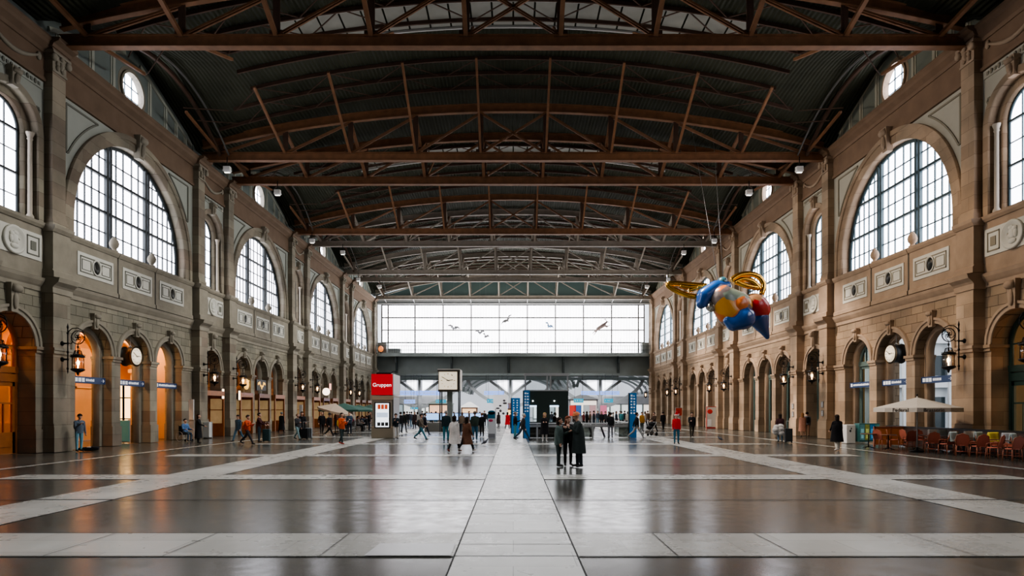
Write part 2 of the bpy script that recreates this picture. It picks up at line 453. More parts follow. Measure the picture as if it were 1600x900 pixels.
    for sg in (-1, 1):
        uu = (c + .15) + sg * 5.75; rr = r + 1.12
        pts = []
        for i in range(13):
            t = math.radians(14 + 44 * i / 12)
            pts.append((c + .15 + sg * rr * math.cos(t), zs + rr * math.sin(t)))
        zt = 16.9; pts2 = [(pts[-1][0], min(zt, pts[-1][1]))]
        pts = [p for p in pts if p[1] < zt and abs(p[0] - (c + .15)) < 5.75]
        if len(pts) < 2: continue
        loop = pts + [(c + .15 + sg * math.sqrt(max(.1, rr ** 2 - (zt - zs) ** 2)), zt), (uu, zt), (uu, pts[0][1])]
        for (a, b) in zip(loop, loop[1:] + loop[:1]):
            mb.beam((a[0], -.02, a[1]), (b[0], -.02, b[1]), .09, .06, (0, 1, 0))
    mb.build('spandrel_moulding', TR, parent)
    upper_entablature(T, parent, u0 - .4, u1 + .4, MC, MM)
    # attic lunette under the roof
    AT = LATT if S < 0 else RATT; AF = LATF if S < 0 else RATF
    zg = lambda u: 22.3 - .37 * max(0, abs(u - c - .15) - .7)
    mb = MB(T); n = 30; oc = c + .15; oz = 20.35; orr = 1.0
    us = [c - 6.8 + 13.8 * i / n for i in range(n + 1)]
    us = sorted([u for u in us if abs(u - oc) > orr] + [oc + orr * math.cos(PI * i / 10) for i in range(11)])
    for a, b in zip(us, us[1:]):
        ina = max(0, orr ** 2 - (a - oc) ** 2) ** .5; inb = max(0, orr ** 2 - (b - oc) ** 2) ** .5
        mb.quad((a, .25, 19.1), (b, .25, 19.1), (b, .25, oz - inb), (a, .25, oz - ina))
        mb.quad((a, .25, oz + ina), (b, .25, oz + inb), (b, .25, zg(b) + .5), (a, .25, zg(a) + .5))
    mb.build('attic_panel', AT, parent)
    mb = MB(T)
    for d in (-5.9, -4.75, -3.5, -1.75, 1.75, 3.5, 4.75, 5.9):
        mb.box(oc + d - .09, oc + d + .09, .17, .3, 19.1, zg(oc + d) - .05)
        mb.box(oc + d - .2, oc + d + .2, .22, .3, 19.1, zg(oc + d) - .05)
    mb.box(oc - 6.6, oc + 6.6, .15, .3, 19.1, 19.32)
    for sg in (-1, 1):
        mb.beam((oc + sg * .7, .2, 22.2), (oc + sg * 6.6, .2, zg(oc + 6.6) - .1), .1, .22, (0, 0, 1))
    mb.build('attic_framing', AF, parent)
    mb = MB(T)
    for (ra, rb, pj) in ((orr, orr + .14, -.12), (orr + .12, orr + .32, -.02)):
        mb.lathe([(rb, .26), (rb, .26 + pj * 1), (ra, .26 + pj), (ra, .5)], (oc, 0, oz), 28, 'y')
        mb.f = [f for f in mb.f if len(f) == 4]; mb.mi = mb.mi[:len(mb.f)]; mb.sm = [False] * len(mb.f)
    mb.build('oculus_ring', MM, parent)

def upper_entablature(T, parent, u0, u1, MC, MM):
    mb = MB(T)
    mb.box(u0, u1, -.08, .3, 17.2, 18.62)
    mould(mb, u0, u1, [(.3, 17.15), (-.14, 17.15), (-.16, 17.3), (-.08, 17.36), (.3, 17.4)])
    mould(mb, u0, u1, [(.3, 18.45), (-.14, 18.45), (-.2, 18.6), (-.42, 18.8), (-.46, 18.95), (-.55, 19.05), (-.55, 19.15), (.3, 19.2)])
    mb.build('frieze', MC, parent)

def narrow_bay(S, c, parent):
    T = sideT(S); ST = LSTONE if S < 0 else RSTONE; MM = LMOULD if S < 0 else RMOULD
    MP = LPIER if S < 0 else RPIER; MC = LCORN if S < 0 else RCORN; PL = LPLAS if S < 0 else RPLAS
    TR = LTRIM if S < 0 else RTRIM
    u0 = c - 2.05; u1 = c + 2.05; a = (c, 1.4, 4.83, 0)
    mb = MB(T); wallface(mb, u0 - .3, u1 + .3, 0, 7.6, [a]); reveal(mb, *a, 0, DEPTH, sill=False); wallface(mb, u0 - .3, u1 + .3, 0, 7.6, [a], w=DEPTH)
    mb.build('ashlar_masonry', ST, parent)
    mb = MB(T)
    for (p, q) in ((u0, c - 1.4), (c + 1.4, u1)):
        mb.box(p - .03, q + .03, -.06, DEPTH + .02, 0, 4.6); mb.box(p - .06, q + .06, -.11, DEPTH + .05, 0, 1.05); impost(mb, p, q, -.08, DEPTH + .05)
    mb.build('arcade_pier', MP, parent)
    archivolt(T, parent, *a[:3], S)
    keystone(T, parent, c, 6.75, 1.25, .5, .25, MM)
    mb = MB(T)
    mould(mb, u0, u1, [(.1, 7.4), (-.06, 7.4), (-.06, 7.6), (-.12, 7.68), (-.22, 7.85), (-.26, 8.0), (.1, 8.08)])
    mb.build('string_course', MM, parent)
    mb = MB(T); mb.box(u0, u1, -.1, .3, 8.05, 10.4)
    mould(mb, u0, u1, [(.3, 10.3), (-.16, 10.3), (-.24, 10.42), (-.26, 10.55), (.3, 10.6)])
    mb.build('parapet', MM, parent)
    mb = MB(T); mb.box(c - 1.65, c + 1.65, -.14, 0, 8.75, 9.95); p = mb.build('medallion_panel', WHITEP, parent)
    mb = MB(T)
    for sg in (-1, 1):
        a0, a1 = sorted((c + sg * .75, c + sg * 1.48))
        for q in ((a0, a1, 8.92, 8.97), (a0, a1, 9.73, 9.78), (a0, a0 + .05, 8.92, 9.78), (a1 - .05, a1, 8.92, 9.78)):
            mb.box(q[0], q[1], -.165, -.13, q[2], q[3])
        mb.box(a0 + .22, a1 - .2, -.17, -.13, 9.15, 9.55)
    mb.build('panel_moulding', TR, p)
    mb = MB(T)
    mb.lathe([(.62, 0), (.62, -.09), (.55, -.11), (.5, -.04), (0, -.03)], (c, -.14, 9.35), 24, 'y')
    # carved head in relief: brow, nose, chin, curled hair
    for (du, dz, ru, rz) in ((0, .05, .2, .27), (.1, -.05, .12, .15), (-.15, .22, .14, .12), (.05, .28, .16, .11), (-.2, .02, .1, .2), (.22, .05, .05, .06), (0, -.28, .24, .12)):
        mb.ell((c + du, -.19, 9.35 + dz), (ru, .07, rz), 10, 6)
    mb.build('medallion', WHITEP, p)
    r = 1.5; zs = 14.55
    mb = MB(T); wallface(mb, u0 - .2, u1 + .2, 10.4, 17.3, [(c, r, zs, 10.6)], 0); mb.build('spandrel', PL, parent)
    mb = MB(T); reveal(mb, c, r, zs, 10.6, 0, .3); ring(mb, c, 1.15, r + .02, zs, .3, .75, 10.6)
    mb.build('arch_reveal', MP, parent)
    mb = MB(T); ring(mb, c, r, r + .3, zs, -.12, .02, 10.6); mb.build('window_archivolt', MP, parent)
    mb = MB(T)
    for sg in (-1, 1):
        mb.lathe([(.16, 10.6), (.16, 10.75), (.1, 10.85), (.095, 14.2), (.13, 14.25), (.1, 14.3), (.17, 14.5), (.17, 14.56)], (c + sg * 1.33, .16, 0), 10)
    mb.build('colonette', mat('pale colonette', (.42, .38, .32), .7, spec=.2), parent)
    keystone(T, parent, c, 16.35, .8, .5, .3, MM)
    mb = MB(T); mb.box(u0 + .2, u1 - .2, -.05, .0, 16.75, 17.12)
    mb.build('inscribed_band', PL, parent)
    mb = MB(T)
    for q in range(7):
        uu = c - 1.35 + q * .45
        mb.ell((uu, -.07, 16.93), (.1, .03, .12), 6, 4); mb.box(uu + .16, uu + .28, -.08, -.04, 16.85, 17.0)
    for sg in (-1, 1):
        for q in range(6):
            t = q * PI / 3; mb.ell((c + sg * 1.55 + .1 * math.cos(t), -.03, 15.7 + .1 * math.sin(t)), (.07, .03, .07), 6, 4)
    mb.build('carved_ornament', TR, parent)
    upper_entablature(T, parent, u0 - .1, u1 + .1, MC, MM)
    # carved swag in the frieze
    mb = MB(T)
    mb.tube([(c - 1.5 + 3 * i / 12, -.12, 18.2 - .55 * math.sin(PI * i / 12)) for i in range(13)], [.05 + .06 * math.sin(PI * i / 12) for i in range(13)], 6)
    for sg in (-1, 1): mb.ell((c + sg * 1.5, -.12, 18.15), (.14, .08, .2), 8, 5)
    mb.build('frieze_swag', MM, parent)
    mb = MB(T); mb.box(u0 - .1, u1 + .1, .2, .3, 19.1, 20.2); mb.build('attic_panel', LATT if S < 0 else RATT, parent)

# ---- windows
wn = [0]
def great_window(S, c, parent=None):
    wn[0] += 1; T = sideT(S); FR = WFRAME if S < 0 else WFRAMER
    o = struct('window_%d' % wn[0], label='great arched window with %s' % ('grey iron bars' if S < 0 else 'blue-green iron bars'))
    c = c + .15; r = 5.3; zs = 11.45; zb = 10.45; w = .55
    mb = MB(T); A = arc(c, r, zs, 48)
    for (a, za), (b, zz) in zip(A, A[1:]): mb.quad((a, w, zb), (b, w, zb), (b, w, zz), (a, w, za))
    mb.build('glass_pane', PANE_L, o)
    top = lambda u: zs + max(0, r * r - (u - c) ** 2) ** .5
    mb = MB(T); ring(mb, c, r - .16, r + .01, zs, w - .14, w, zb, 48)
    for u in (-1.95, -1.65, 1.65, 1.95): mb.box(c + u - .085, c + u + .085, w - .17, w, zb, top(c + u))
    for z in (12.7, 14.65):
        hw = (r * r - (z - zs) ** 2) ** .5; mb.box(c - hw, c + hw, w - .14, w, z - .07, z + .07)
    mb.build('window_frame', FR, o)
    mb = MB(T)
    for u in (-4.75, -4.2, -3.65, -3.1, -2.5, -1.05, -.4, .4, 1.05, 2.5, 3.1, 3.65, 4.2, 4.75):
        mb.box(c + u - .032, c + u + .032, w - .07, w, zb, top(c + u))
    for z in (11.6, 13.7, 15.6):
        hw = (r * r - max(0, (z - zs)) ** 2) ** .5; mb.box(c - hw, c + hw, w - .06, w, z - .03, z + .03)
    mb.build('glazing_bars', FR, o)
def slim_window(S, c):
    wn[0] += 1; T = sideT(S); FR = WFRAME if S < 0 else WFRAMER
    o = struct('window_%d' % wn[0]); r = 1.17; zs = 14.55; zb = 10.6; w = .62
    mb = MB(T); A = arc(c, r, zs)
    for (a, za), (b, zz) in zip(A, A[1:]): mb.quad((a, w, zb), (b, w, zb), (b, w, zz), (a, w, za))
    mb.build('glass_pane', PANE_L, o)
    mb = MB(T); ring(mb, c, r - .09, r + .01, zs, w - .1, w, zb)
    for u in (-.4, .4): mb.box(c + u - .022, c + u + .022, w - .06, w, zb, zs + (r * r - u * u) ** .5)
    for z in (12.6, 14.55): mb.box(c - r, c + r, w - .1, w, z - .05, z + .05)
    for z in (11.6, 13.6): mb.box(c - r, c + r, w - .05, w, z - .02, z + .02)
    mb.build('window_frame', FR, o)
def oculus(S, c):
    wn[0] += 1; T = sideT(S); o = struct('window_%d' % wn[0]); oc = c + .15; oz = 20.35
    mb = MB(T); mb.lathe([(1.0, .5), (0.01, .5)], (oc, 0, oz), 28, 'y'); mb.build('glass_pane', PANE_L, o)
    mb = MB(T)
    for d in (-.33, .33): mb.box(oc + d - .025, oc + d + .025, .44, .5, oz - .93, oz + .93); mb.box(oc - .93, oc + .93, .44, .5, oz + d - .025, oz + d + .025)
    mb.build('glazing_bars', WFRAMER, o)

for S in (-1, 1):
    wall = struct('wall_left' if S < 0 else 'wall_right')
    for i, c in enumerate(BAYS):
        big_bay(S, c, wall); great_window(S, c); oculus(S, c)
    for c in NARROW: narrow_bay(S, c, wall); slim_window(S, c)
    for u in PIERS: pilaster(sideT(S), wall, u, S)
    # plain run of wall beside and behind the camera
    T = sideT(S); mb = MB(T); mb.box(-10, 11.9, 0, .5, 0, 21); mb.build('plain_masonry', LSTONE if S < 0 else RSTONE, wall)
    mb = MB(T); mb.box(97.5, 100.6, -.2, 1, 0, 19.2); mb.build('end_pier', LPIER if S < 0 else RPIER, wall)

# ---- doors and shop fronts in the lower arches
dn = [0]
def shopfront(S, c, r, frame, glass, kind='door', w=.82):
    """arched infill: fanlight over a transom, panelled leaves below"""
    dn[0] += 1; T = sideT(S); o = struct('door_%d' % dn[0]); zt = 3.75 if kind != 'plain' else 4.8; zs = 4.83
    mb = MB(T); ring(mb, c, r - .14, r + .02, zs, w - .08, w + .08, 0)
    mb.box(c - r, c + r, w - .12, w + .12, zt - .14, zt + .14)
    if kind == 'door': mb.box(c - r, c + r, w - .1, w + .1, zt - .55, zt - .2)
    for u in (-.5, .5): mb.box(c + u - .03, c + u + .03, w - .05, w + .05, zt, zs + ((r - .1) ** 2 - u * u) ** .5)
    mb.box(c - r, c + r, w - .05, w + .05, zs - .03, zs + .03)
    mb.build('door_frame', frame, o)
    mb = MB(T); A = arc(c, r - .1, zs)
    for (a, za), (b, zz) in zip(A, A[1:]): mb.quad((a, w, zt), (b, w, zt), (b, w, zz), (a, w, za))
    mb.build('fanlight_pane', glass, o)
    for sg in (-1, 1):
        a0, a1 = sorted((c + sg * .03, c + sg * (r - .15)))
        mb = MB(T); st = .14 if kind == 'door' else .07; zb = .95 if kind == 'door' else .12
        mb.box(a0, a0 + st, w - .05, w + .05, 0.02, zt - .15); mb.box(a1 - st, a1, w - .05, w + .05, .02, zt - .15)
        mb.box(a0, a1, w - .05, w + .05, .02, zb); mb.box(a0, a1, w - .05, w + .05, zt - .75 if kind == 'door' else zt - .3, zt - .15)
        if kind == 'door':
            mb.box(a0 + .25, a1 - .25, w - .08, w + .05, .3, .75); mb.box((a0 + a1) / 2 - .02, (a0 + a1) / 2 + .02, w - .04, w + .04, .95, 2.2)
            mb.box(a0, a1, w - .04, w + .04, 2.2, 2.27)
        lf = mb.build('door_leaf', frame, o)
        mb = MB(T); mb.quad((a0, w, .1), (a1, w, .1), (a1, w, zt - .2), (a0, w, zt - .2)); mb.build('door_pane', glass, lf)
        mb = MB(T); mb.tube([(c + sg * .12, w - .08, 1.0), (c + sg * .12, w - .12, 1.05), (c + sg * .12, w - .12, 1.25), (c + sg * .12, w - .08, 1.3)], .014, 6)
        mb.build('door_handle', mat('brass handle', (.5, .35, .12), .3, .9), lf)
    return o
LITG = mat('lamplit lobby glass', (.35, .28, .18), .15, emis=(1, .66, .32), estr=.12, var=.6, bscale=1.2)
def lobby(o, c, r, m):
    # wooden draught lobby standing inside the arch
    T = sideT(-1); r -= .02
    mb = MB(T); mb.box(c - r, c + r, -.32, .8, 3.1, 3.25); mb.box(c - r, c + r, -.36, -.26, 2.95, 3.3); mb.build('lobby_canopy', m, o)
    for s in (-1, 1):
        u = c + s * (r - .05)
        mb = MB(T)
        for w0 in (-.34, .66): mb.box(u - .06, u + .06, w0, w0 + .13, 0, 3.1)
        mb.box(u - .05, u + .05, -.3, .75, 0, .95); mb.box(u - .05, u + .05, -.3, .75, 2.75, 3.1); mb.box(u - .06, u + .06, -.3, .75, 1.9, 1.96)
        sd = mb.build('lobby_side', m, o)
        mb = MB(T); mb.quad((u, -.2, .95), (u, .66, .95), (u, .66, 2.75), (u, -.2, 2.75)); mb.build('side_pane', LITG, sd)
for i, c in enumerate(BAYS):
    for d in (-3.6, 0, 3.6):
        if i == 1: continue
        if i == 0: 
            continue
        lobby(shopfront(-1, c + d, 1.2, WOODD if d == 0 else WOODO, GLASS, 'door'), c + d, 1.2, WOODO if d else WOODD)
        shopfront(1, c + d, 1.2, TEALD, GLASSD, 'plain')
shopfront(1, BAYS[1] + 3.6, 1.2, TEALD, GLASSD, 'plain')
for i, c in enumerate(NARROW):
    o_ = shopfront(-1, c, 1.4, WOODO, GLASSA if i == 0 else GLASS, 'door')
    if i: lobby(o_, c, 1.4, WOODO)
    shopfront(1, c, 1.4, GREEND if i == 0 else TEALD, GLASSA if i == 0 else GLASSD, 'door' if i == 0 else 'plain')
# ------------------------------------------------------------------ floor
def floor_mat(dark, light):
    m = bpy.data.materials.new('polished paving'); m.use_nodes = True
    nt = m.node_tree; N = nt.nodes.new; L = nt.links.new; b = nt.nodes['Principled BSDF']
    g = N('ShaderNodeNewGeometry')
    n1 = N('ShaderNodeTexNoise'); n1.inputs['Scale'].default_value = .45; n1.inputs['Detail'].default_value = 7
    n2 = N('ShaderNodeTexNoise'); n2.inputs['Scale'].default_value = 3.5; n2.inputs['Detail'].default_value = 6
    mp = N('ShaderNodeMapping'); mp.inputs['Scale'].default_value = (1, .35, 1)
    L(g.outputs['Position'], mp.inputs[0]); L(mp.outputs[0], n1.inputs['Vector']); L(g.outputs['Position'], n2.inputs['Vector'])
    br = N('ShaderNodeTexBrick'); L(g.outputs['Position'], br.inputs['Vector'])
    br.inputs['Scale'].default_value = 1; br.inputs['Brick Width'].default_value = 1.6; br.inputs['Row Height'].default_value = .8
    br.inputs['Mortar Size'].default_value = .006
    c = dark
    br.inputs['Color1'].default_value = (*c, 1); br.inputs['Color2'].default_value = (*[x * 1.22 for x in c], 1)
    br.inputs['Mortar'].default_value = (*[x * .55 for x in c], 1)
    rp = N('ShaderNodeValToRGB'); rp.color_ramp.elements[0].position = .3; rp.color_ramp.elements[1].position = .75
    rp.color_ramp.elements[0].color = (.78, .78, .76, 1); rp.color_ramp.elements[1].color = (1.15, 1.15, 1.12, 1)
    L(n1.outputs['Fac'], rp.inputs[0])
    mx = N('ShaderNodeMix'); mx.data_type = 'RGBA'; mx.blend_type = 'MULTIPLY'; mx.inputs[0].default_value = 1
    L(br.outputs['Color'], mx.inputs[6]); L(rp.outputs[0], mx.inputs[7]); L(mx.outputs[2], b.inputs['Base Color'])
    ad = N('ShaderNodeMath'); ad.operation = 'ADD'; L(n1.outputs['Fac'], ad.inputs[0]); L(n2.outputs['Fac'], ad.inputs[1])
    mr = N('ShaderNodeMapRange'); mr.inputs[1].default_value = .7; mr.inputs[2].default_value = 1.3
    mr.inputs[3].default_value = .17 if not light else .24; mr.inputs[4].default_value = .27 if not light else .34
    L(ad.outputs[0], mr.inputs[0]); L(mr.outputs[0], b.inputs['Roughness'])
    b.inputs['Specular IOR Level'].default_value = .8 if not light else .5
    bp = N('ShaderNodeBump'); bp.inputs['Strength'].default_value = .05; bp.inputs['Distance'].default_value = .01
    L(n2.outputs['Fac'], bp.inputs['Height']); L(bp.outputs['Normal'], b.inputs['Normal'])
    return m
FDARK = floor_mat((.062, .063, .057), False)
FLITE = floor_mat((.36, .355, .33), True)
FCENT = floor_mat((.46, .46, .445), True)
fl = struct('floor')
mb = MB(); mb.quad((-34, -12, -.02), (34, -12, -.02), (34, 175, -.02), (-34, 175, -.02)); mb.build('dark_paving', FDARK, fl)
mb = MB(); 
mb.quad((-.79, -10, -.008), (.85, -10, -.008), (.85, 120, -.008), (-.79, 120, -.008)); mb.build('central_light_strip', FCENT, fl)
mb = MB()
bands = [(8.55, 10.16), (18.0, 19.3), (26.9, 28.1), (36.0, 37.2), (45.1, 46.3), (54.2, 55.4), (63.3, 64.5)]
lon = [(-10.45, -8.75), (8.85, 10.6)]
for a, b in lon: mb.quad((a, -10, -.012), (b, -10, -.012), (b, 98, -.012), (a, 98, -.012))
for y0, y1 in bands:
    for xa, xb in ((-14.7, lon[0][0]), (lon[0][1], -.79), (.85, lon[1][0]), (lon[1][1], 14.7)):
        mb.quad((xa, y0, -.012), (xb, y0, -.012), (xb, y1, -.012), (xa, y1, -.012))
for s in (-1, 1): mb.quad((s * 16.7, -10, -.012), (s * 17.05, -10, -.012), (s * 17.05, 98, -.012), (s * 16.7, 98, -.012))
mb.build('light_paving_strip', FLITE, fl)
mb = MB(); JO = mat('dark joint', (.015, .015, .014), .7)
for y in [13.9, 22.5, 31.8]: mb.quad((-14.7, y, -.004), (14.7, y, -.004), (14.7, y + .06, -.004), (-14.7, y + .06, -.004))
for x in (-.8, .85): mb.quad((x, -5, -.004), (x + .022, -5, -.004), (x + .022, 60, -.004), (x, 60, -.004))
for y0, y1 in bands[:2]:
    for y in (y0, y1): mb.quad((-14.7, y, -.004), (14.7, y, -.004), (14.7, y + .02, -.004), (-14.7, y + .02, -.004))
for x in (-6.3, -4.7, -2.6, 2.2, 3.8, 6.2): mb.quad((x, 8.55, -.004), (x + .012, 8.55, -.004), (x + .012, 10.16, -.004), (x, 10.16, -.004))
for y in (7.2, 9.3, 12., 15.2, 18.4): mb.quad((-.79, y, -.004), (.85, y, -.004), (.85, y + .015, -.004), (-.79, y + .015, -.004))
mb.build('paving_joint', JO, fl)
mb = MB(); mb.quad((-2.0, 8.58, -.003), (-.84, 8.58, -.003), (-.84, 9.35, -.003), (-1.95, 9.35, -.003)); mb.build('new_pale_slab', mat('pale slab', (.5, .5, .5), .3), fl)
# ground and facing buildings outside the right-hand arches
mb = MB(); mb.quad((34, 0, -.03), (90, 0, -.03), (90, 120, -.03), (34, 120, -.03)); mb.build('street_paving', mat('street asphalt', (.2, .2, .2), .8), fl)

# ------------------------------------------------------------------ roof
def zarc(x): return 23.2 - .0075 * x * x
def zchord(x): return 22.1 - .0056 * x * x
def zroof(x, u):
    best = zarc(x)
    for c in BAYS:
        d = abs(u - c - .15)
        if d < 6.9 and abs(x) > 15:
            g = 22.35 - .37 * max(0, d - .7)
            t = (abs(x) - 15) / 6.5
            best = max(best, best * (1 - t) + max(g, best) * t)
    return best
ceil = struct('ceiling')
mb = MB(); xs = [-21.8 + 43.6 * i / 40 for i in range(41)]; ys = [11 + 1.13 * j for j in range(80)]; ys = [-10] + ys
idx = [[mb.P(x, y, zroof(x, y)) for x in xs] for y in ys]
for j in range(len(ys) - 1):
    for i in range(40): mb.F([idx[j][i], idx[j + 1][i], idx[j + 1][i + 1], idx[j][i + 1]], False)
mb.build('roof_deck', DECK, ceil)
# skylight strips in the crown of each wide bay, seen above the near truss
SKYL = mat('dirty skylight glass', (.2, .2, .18), .4, emis=(.8, .78, .68), estr=.03, var=.4, bscale=.8)
for c in BAYS[1:3]:
    mb = MB(); n = 22
    for i in range(n):
        x0, x1 = -12.5 + 25. * i / n, -12.5 + 25. * (i + 1) / n
        mb.quad((x0 + .05, c - 3.2, zarc(x0) - .05), (x1 - .05, c - 3.2, zarc(x1) - .05), (x1 - .05, c - 1.1, zarc(x1) - .05), (x0 + .05, c - 1.1, zarc(x0) - .05))
    mb.build('skylight_strip', SKYL, ceil)
# cross arcs (purlins run across) and bracing
RD = RUSTD; WST = mat('grey white steel', (.5, .5, .48), .5, .2)
xp = [-19.8, -15.4, -11, -6.6, -2.2, 2.2, 6.6, 11, 15.4, 19.8]
for c in BAYS:
    for d in (-5.4, -3.6, -1.9, 0, 1.9, 3.6, 5.4):
        mb = MB(); y = c + .15 + d
        P = [Vector((x, y, zarc(x) - .14)) for x in [-21 + 42 * i / 24 for i in range(25)] if zroof(x, y) - zarc(x) < .35]
        for a, b in zip(P, P[1:]): mb.beam(a, b, .1, .2)
        mb.build('roof_purlin', RD, ceil)
    mb = MB()
    for x0, x1 in zip(xp, xp[1:]):
        for d0, d1 in ((-5.4, -3.6), (-3.6, -1.9), (1.9, 3.6), (3.6, 5.4)):
            y0 = c + .15 + d0; y1 = c + .15 + d1; xm = (x0 + x1) / 2
            near = d0 < 0
            for xx in (x0, x1):
                if near: mb.beam((xx, y1, zarc(xx) - .2), (xm + (xx - xm) * .1, y0, zarc(xm) - .2), .05, .05)
                else: mb.beam((xx, y0, zarc(xx) - .2), (xm + (xx - xm) * .1, y1, zarc(xm) - .2), .05, .05)
    mb.build('wind_bracing', RD, ceil)
    for s in (-1, 1):   # white lining edge along the skylight
        mb = MB(); y = c + .15 + s * .25 - 1.2 * (s < 0)
        P = [Vector((x, c - 3.3 if s < 0 else c - 1.0, zarc(x) - .1)) for x in [-12.7 + 25.4 * i / 20 for i in range(21)]]
        for a, b in zip(P, P[1:]): mb.beam(a, b, .1, .12)
        mb.build('skylight_curb', WST, ceil)

for c in BAYS:     # arched ribs following the gabled ends of the wide bays
    for s in (-1, 1):
        for x, th in ((19.8, .16), (19.2, .07)):
            mb = MB(); P = [Vector((s * x, c + .15 + d, 21.45 - .052 * abs(d) ** 2 )) for d in [-6.7 + 13.4 * i / 16 for i in range(17)]]
            for a, b in zip(P, P[1:]): mb.beam(a, b, th, th * 1.4)
            mb.build('dormer_rib', RUSTD if th > .1 else mat('dull grey conduit', (.12, .12, .115), .5), ceil)
# ------------------------------------------------------------------ trusses
def truss(u, name_label, strut_dir, far=False):
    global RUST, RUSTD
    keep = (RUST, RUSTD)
    if far: RUST = RUST_LIT; RUSTD = RUST_LIT
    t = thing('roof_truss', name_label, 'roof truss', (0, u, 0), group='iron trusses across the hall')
    zb = 18.75; X0 = 21.0
    mb = MB()
    mb.box(-X0, X0, -.04, .04, zb + .04, zb + .56)
    mb.box(-X0, X0, -.2, .2, zb, zb + .05); mb.box(-X0, X0, -.17, .17, zb + .52, zb + .57)
    tb = mb.build('tie_beam', RUST, t)
    mb = MB()
    for i in range(140):
        x = -20.8 + i * .3
        for y in (-.14, .14): mb.box(x - .022, x + .022, y - .022, y + .022, zb - .015, zb)
    
    P = [Vector((x, 0, zchord(x))) for x in [-X0 + 2 * X0 * i / 28 for i in range(29)]]
    mb = MB()
    for a, b in zip(P, P[1:]): mb.beam(a, b, .3, .08); mb.beam(a + Vector((0, 0, .25)), b + Vector((0, 0, .25)), .06, .44); mb.beam(a + Vector((0, 0, .5)), b + Vector((0, 0, .5)), .3, .06)
    mb.build('top_chord', RUST, t)
    for x in xp:
        mb = MB()
        for sx in (-.09, .09): mb.beam((x + sx, 0, zb + .5), (x + sx, 0, zchord(x)), .03, .16, (1, 0, 0))
        mb.beam((x, 0, zb + .5), (x, 0, zchord(x)), .05, .1, (1, 0, 0))
        mb.box(x - .32, x + .32, -.06, .06, zb + .5, zb + .8)
        mb.build('vertical_strut', RUSTD, t)
    for x0, x1 in zip(xp, xp[1:]):
        mid = abs((x0 + x1) / 2) < .1
        prs = []
        if mid: prs = [(x0, x1), (x1, x0)]
        elif x0 < 0: prs = [(x0, x1)]
        else: prs = [(x1, x0)]
        for a, b in prs:
            mb = MB(); mb.beam((a, .08, zb + .55), (b, .08, zchord(b) - .05), .09, .12); mb.beam((a, -.08, zb + .55), (b, -.08, zchord(b) - .05), .03, .1)
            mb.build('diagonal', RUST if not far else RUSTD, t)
    # struts that spread from the lower nodes up to the roof on both sides
    for x in xp:
        dz = zarc(x) - .3
        L_ = 5.3 if abs(x) < 16 else 4.6
        mb = MB()
        mb.beam((x, strut_dir * .2, zb + .5), (x, strut_dir * L_, min(dz, zb + .5 + .82 * L_)), .14, .14)
        mb.build('raking_strut', RUST, t)
        mb = MB(); mb.beam((x, -strut_dir * .1, zb + .55), (x, -strut_dir * 4.35, zchord(x) - .1), .2, .16)
        mb.build('pair_brace', RUST, t)
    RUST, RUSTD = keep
    return t
ord_ = ['nearest', 'second', 'third', 'fourth', 'fifth', 'sixth', 'seventh', 'eighth']
TR_U = [29.75, 43.3, 47.85, 61.45, 66.0, 79.6, 84.15, 97.6]
TL = ['red-brown riveted iron roof truss crossing right over the top of the photo',
      'dark iron truss springing from the pilaster just beyond the first great arch',
      'dark iron truss just past the slim window that follows the first great arch',
      'iron truss springing from the pilaster just beyond the second great arch',
      'iron truss on the far side of the slim window between second and third great arches',
      'iron truss springing from the pilaster just beyond the third great arch',
      'iron truss on the far side of the slim window between third and fourth great arches',
      'iron end truss standing right above the glazed end wall']
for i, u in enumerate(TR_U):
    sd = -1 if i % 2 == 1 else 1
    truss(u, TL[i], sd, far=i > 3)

# floodlights hanging from the trusses
def floodlight(x, u, label):
    t = thing('floodlight', label, 'floodlight', (x, u, 18.3), group='white floodlights under the trusses')
    mb = MB(); mb.tube([(0, 0, -.1), (0, 0, .62)], .03, 6); mb.beam((-.3, 0, .0), (.3, 0, .0), .05, .05); mb.build('bracket', IRON, t)
    mb = MB(); mb.box(-.22, .22, -.14, .14, -.32, -.05); mb.taper((0, 0), -.44, -.32, .18, .1, .25, .16); mb.build('housing', mat('white lamp housing', (.7, .7, .68), .4), t)
    mb = MB(); mb.quad((-.17, -.1, -.45), (.17, -.1, -.45), (.17, .1, -.45), (-.17, .1, -.45)); mb.build('lens', mat('lamp lens', (.9, .9, .9), .3, emis=(1, .95, .85), estr=2), t)
k = 0
for i in (1, 2, 3, 4, 5, 6):
    for x in ((-19.2, 19.2) if i % 2 else (-17.5, 17.5)):
        floodlight(x, TR_U[i] - .35, 'white floodlight hung under the %s end of the %s truss' % ('left' if x < 0 else 'right', ord_[i]))

# ------------------------------------------------------------------ end wall
we = struct('wall_far')
EY = 100.4
mb = MB()
mb.box(-21.6, 21.6, EY - 2.2, EY + .6, 10.25, 10.6); mb.box(-21.6, 21.6, EY - 2.3, EY - 2.15, 10.1, 10.65)
mb.build('gallery_slab', GREYST, we)
mb = MB(); mb.box(-21.2, 21.2, EY - .4, EY + .2, 7.6, 10.25); mb.box(-21.2, 21.2, EY - .7, EY + .5, 7.25, 7.6); mb.box(-20, 16.5, EY - .3, EY, 7.05, 7.3)
mb.build('girder', GREYST, we)
for x in [-18.2, -9.6, -.7, 7.8, 16.4]:
    mb = MB(); mb.box(x - .12, x + .12, EY - 1.6, EY - .4, 9.2, 10.25); mb.beam((x, EY - 1.7, 10.2), (x, EY - .45, 8.0), .2, .2); mb.box(x - .2, x + .2, EY - .5, EY - .38, 7.3, 10.2)
    mb.build('gallery_bracket', mat('darker steel', (.07, .085, .08), .5), we)
mb = MB()
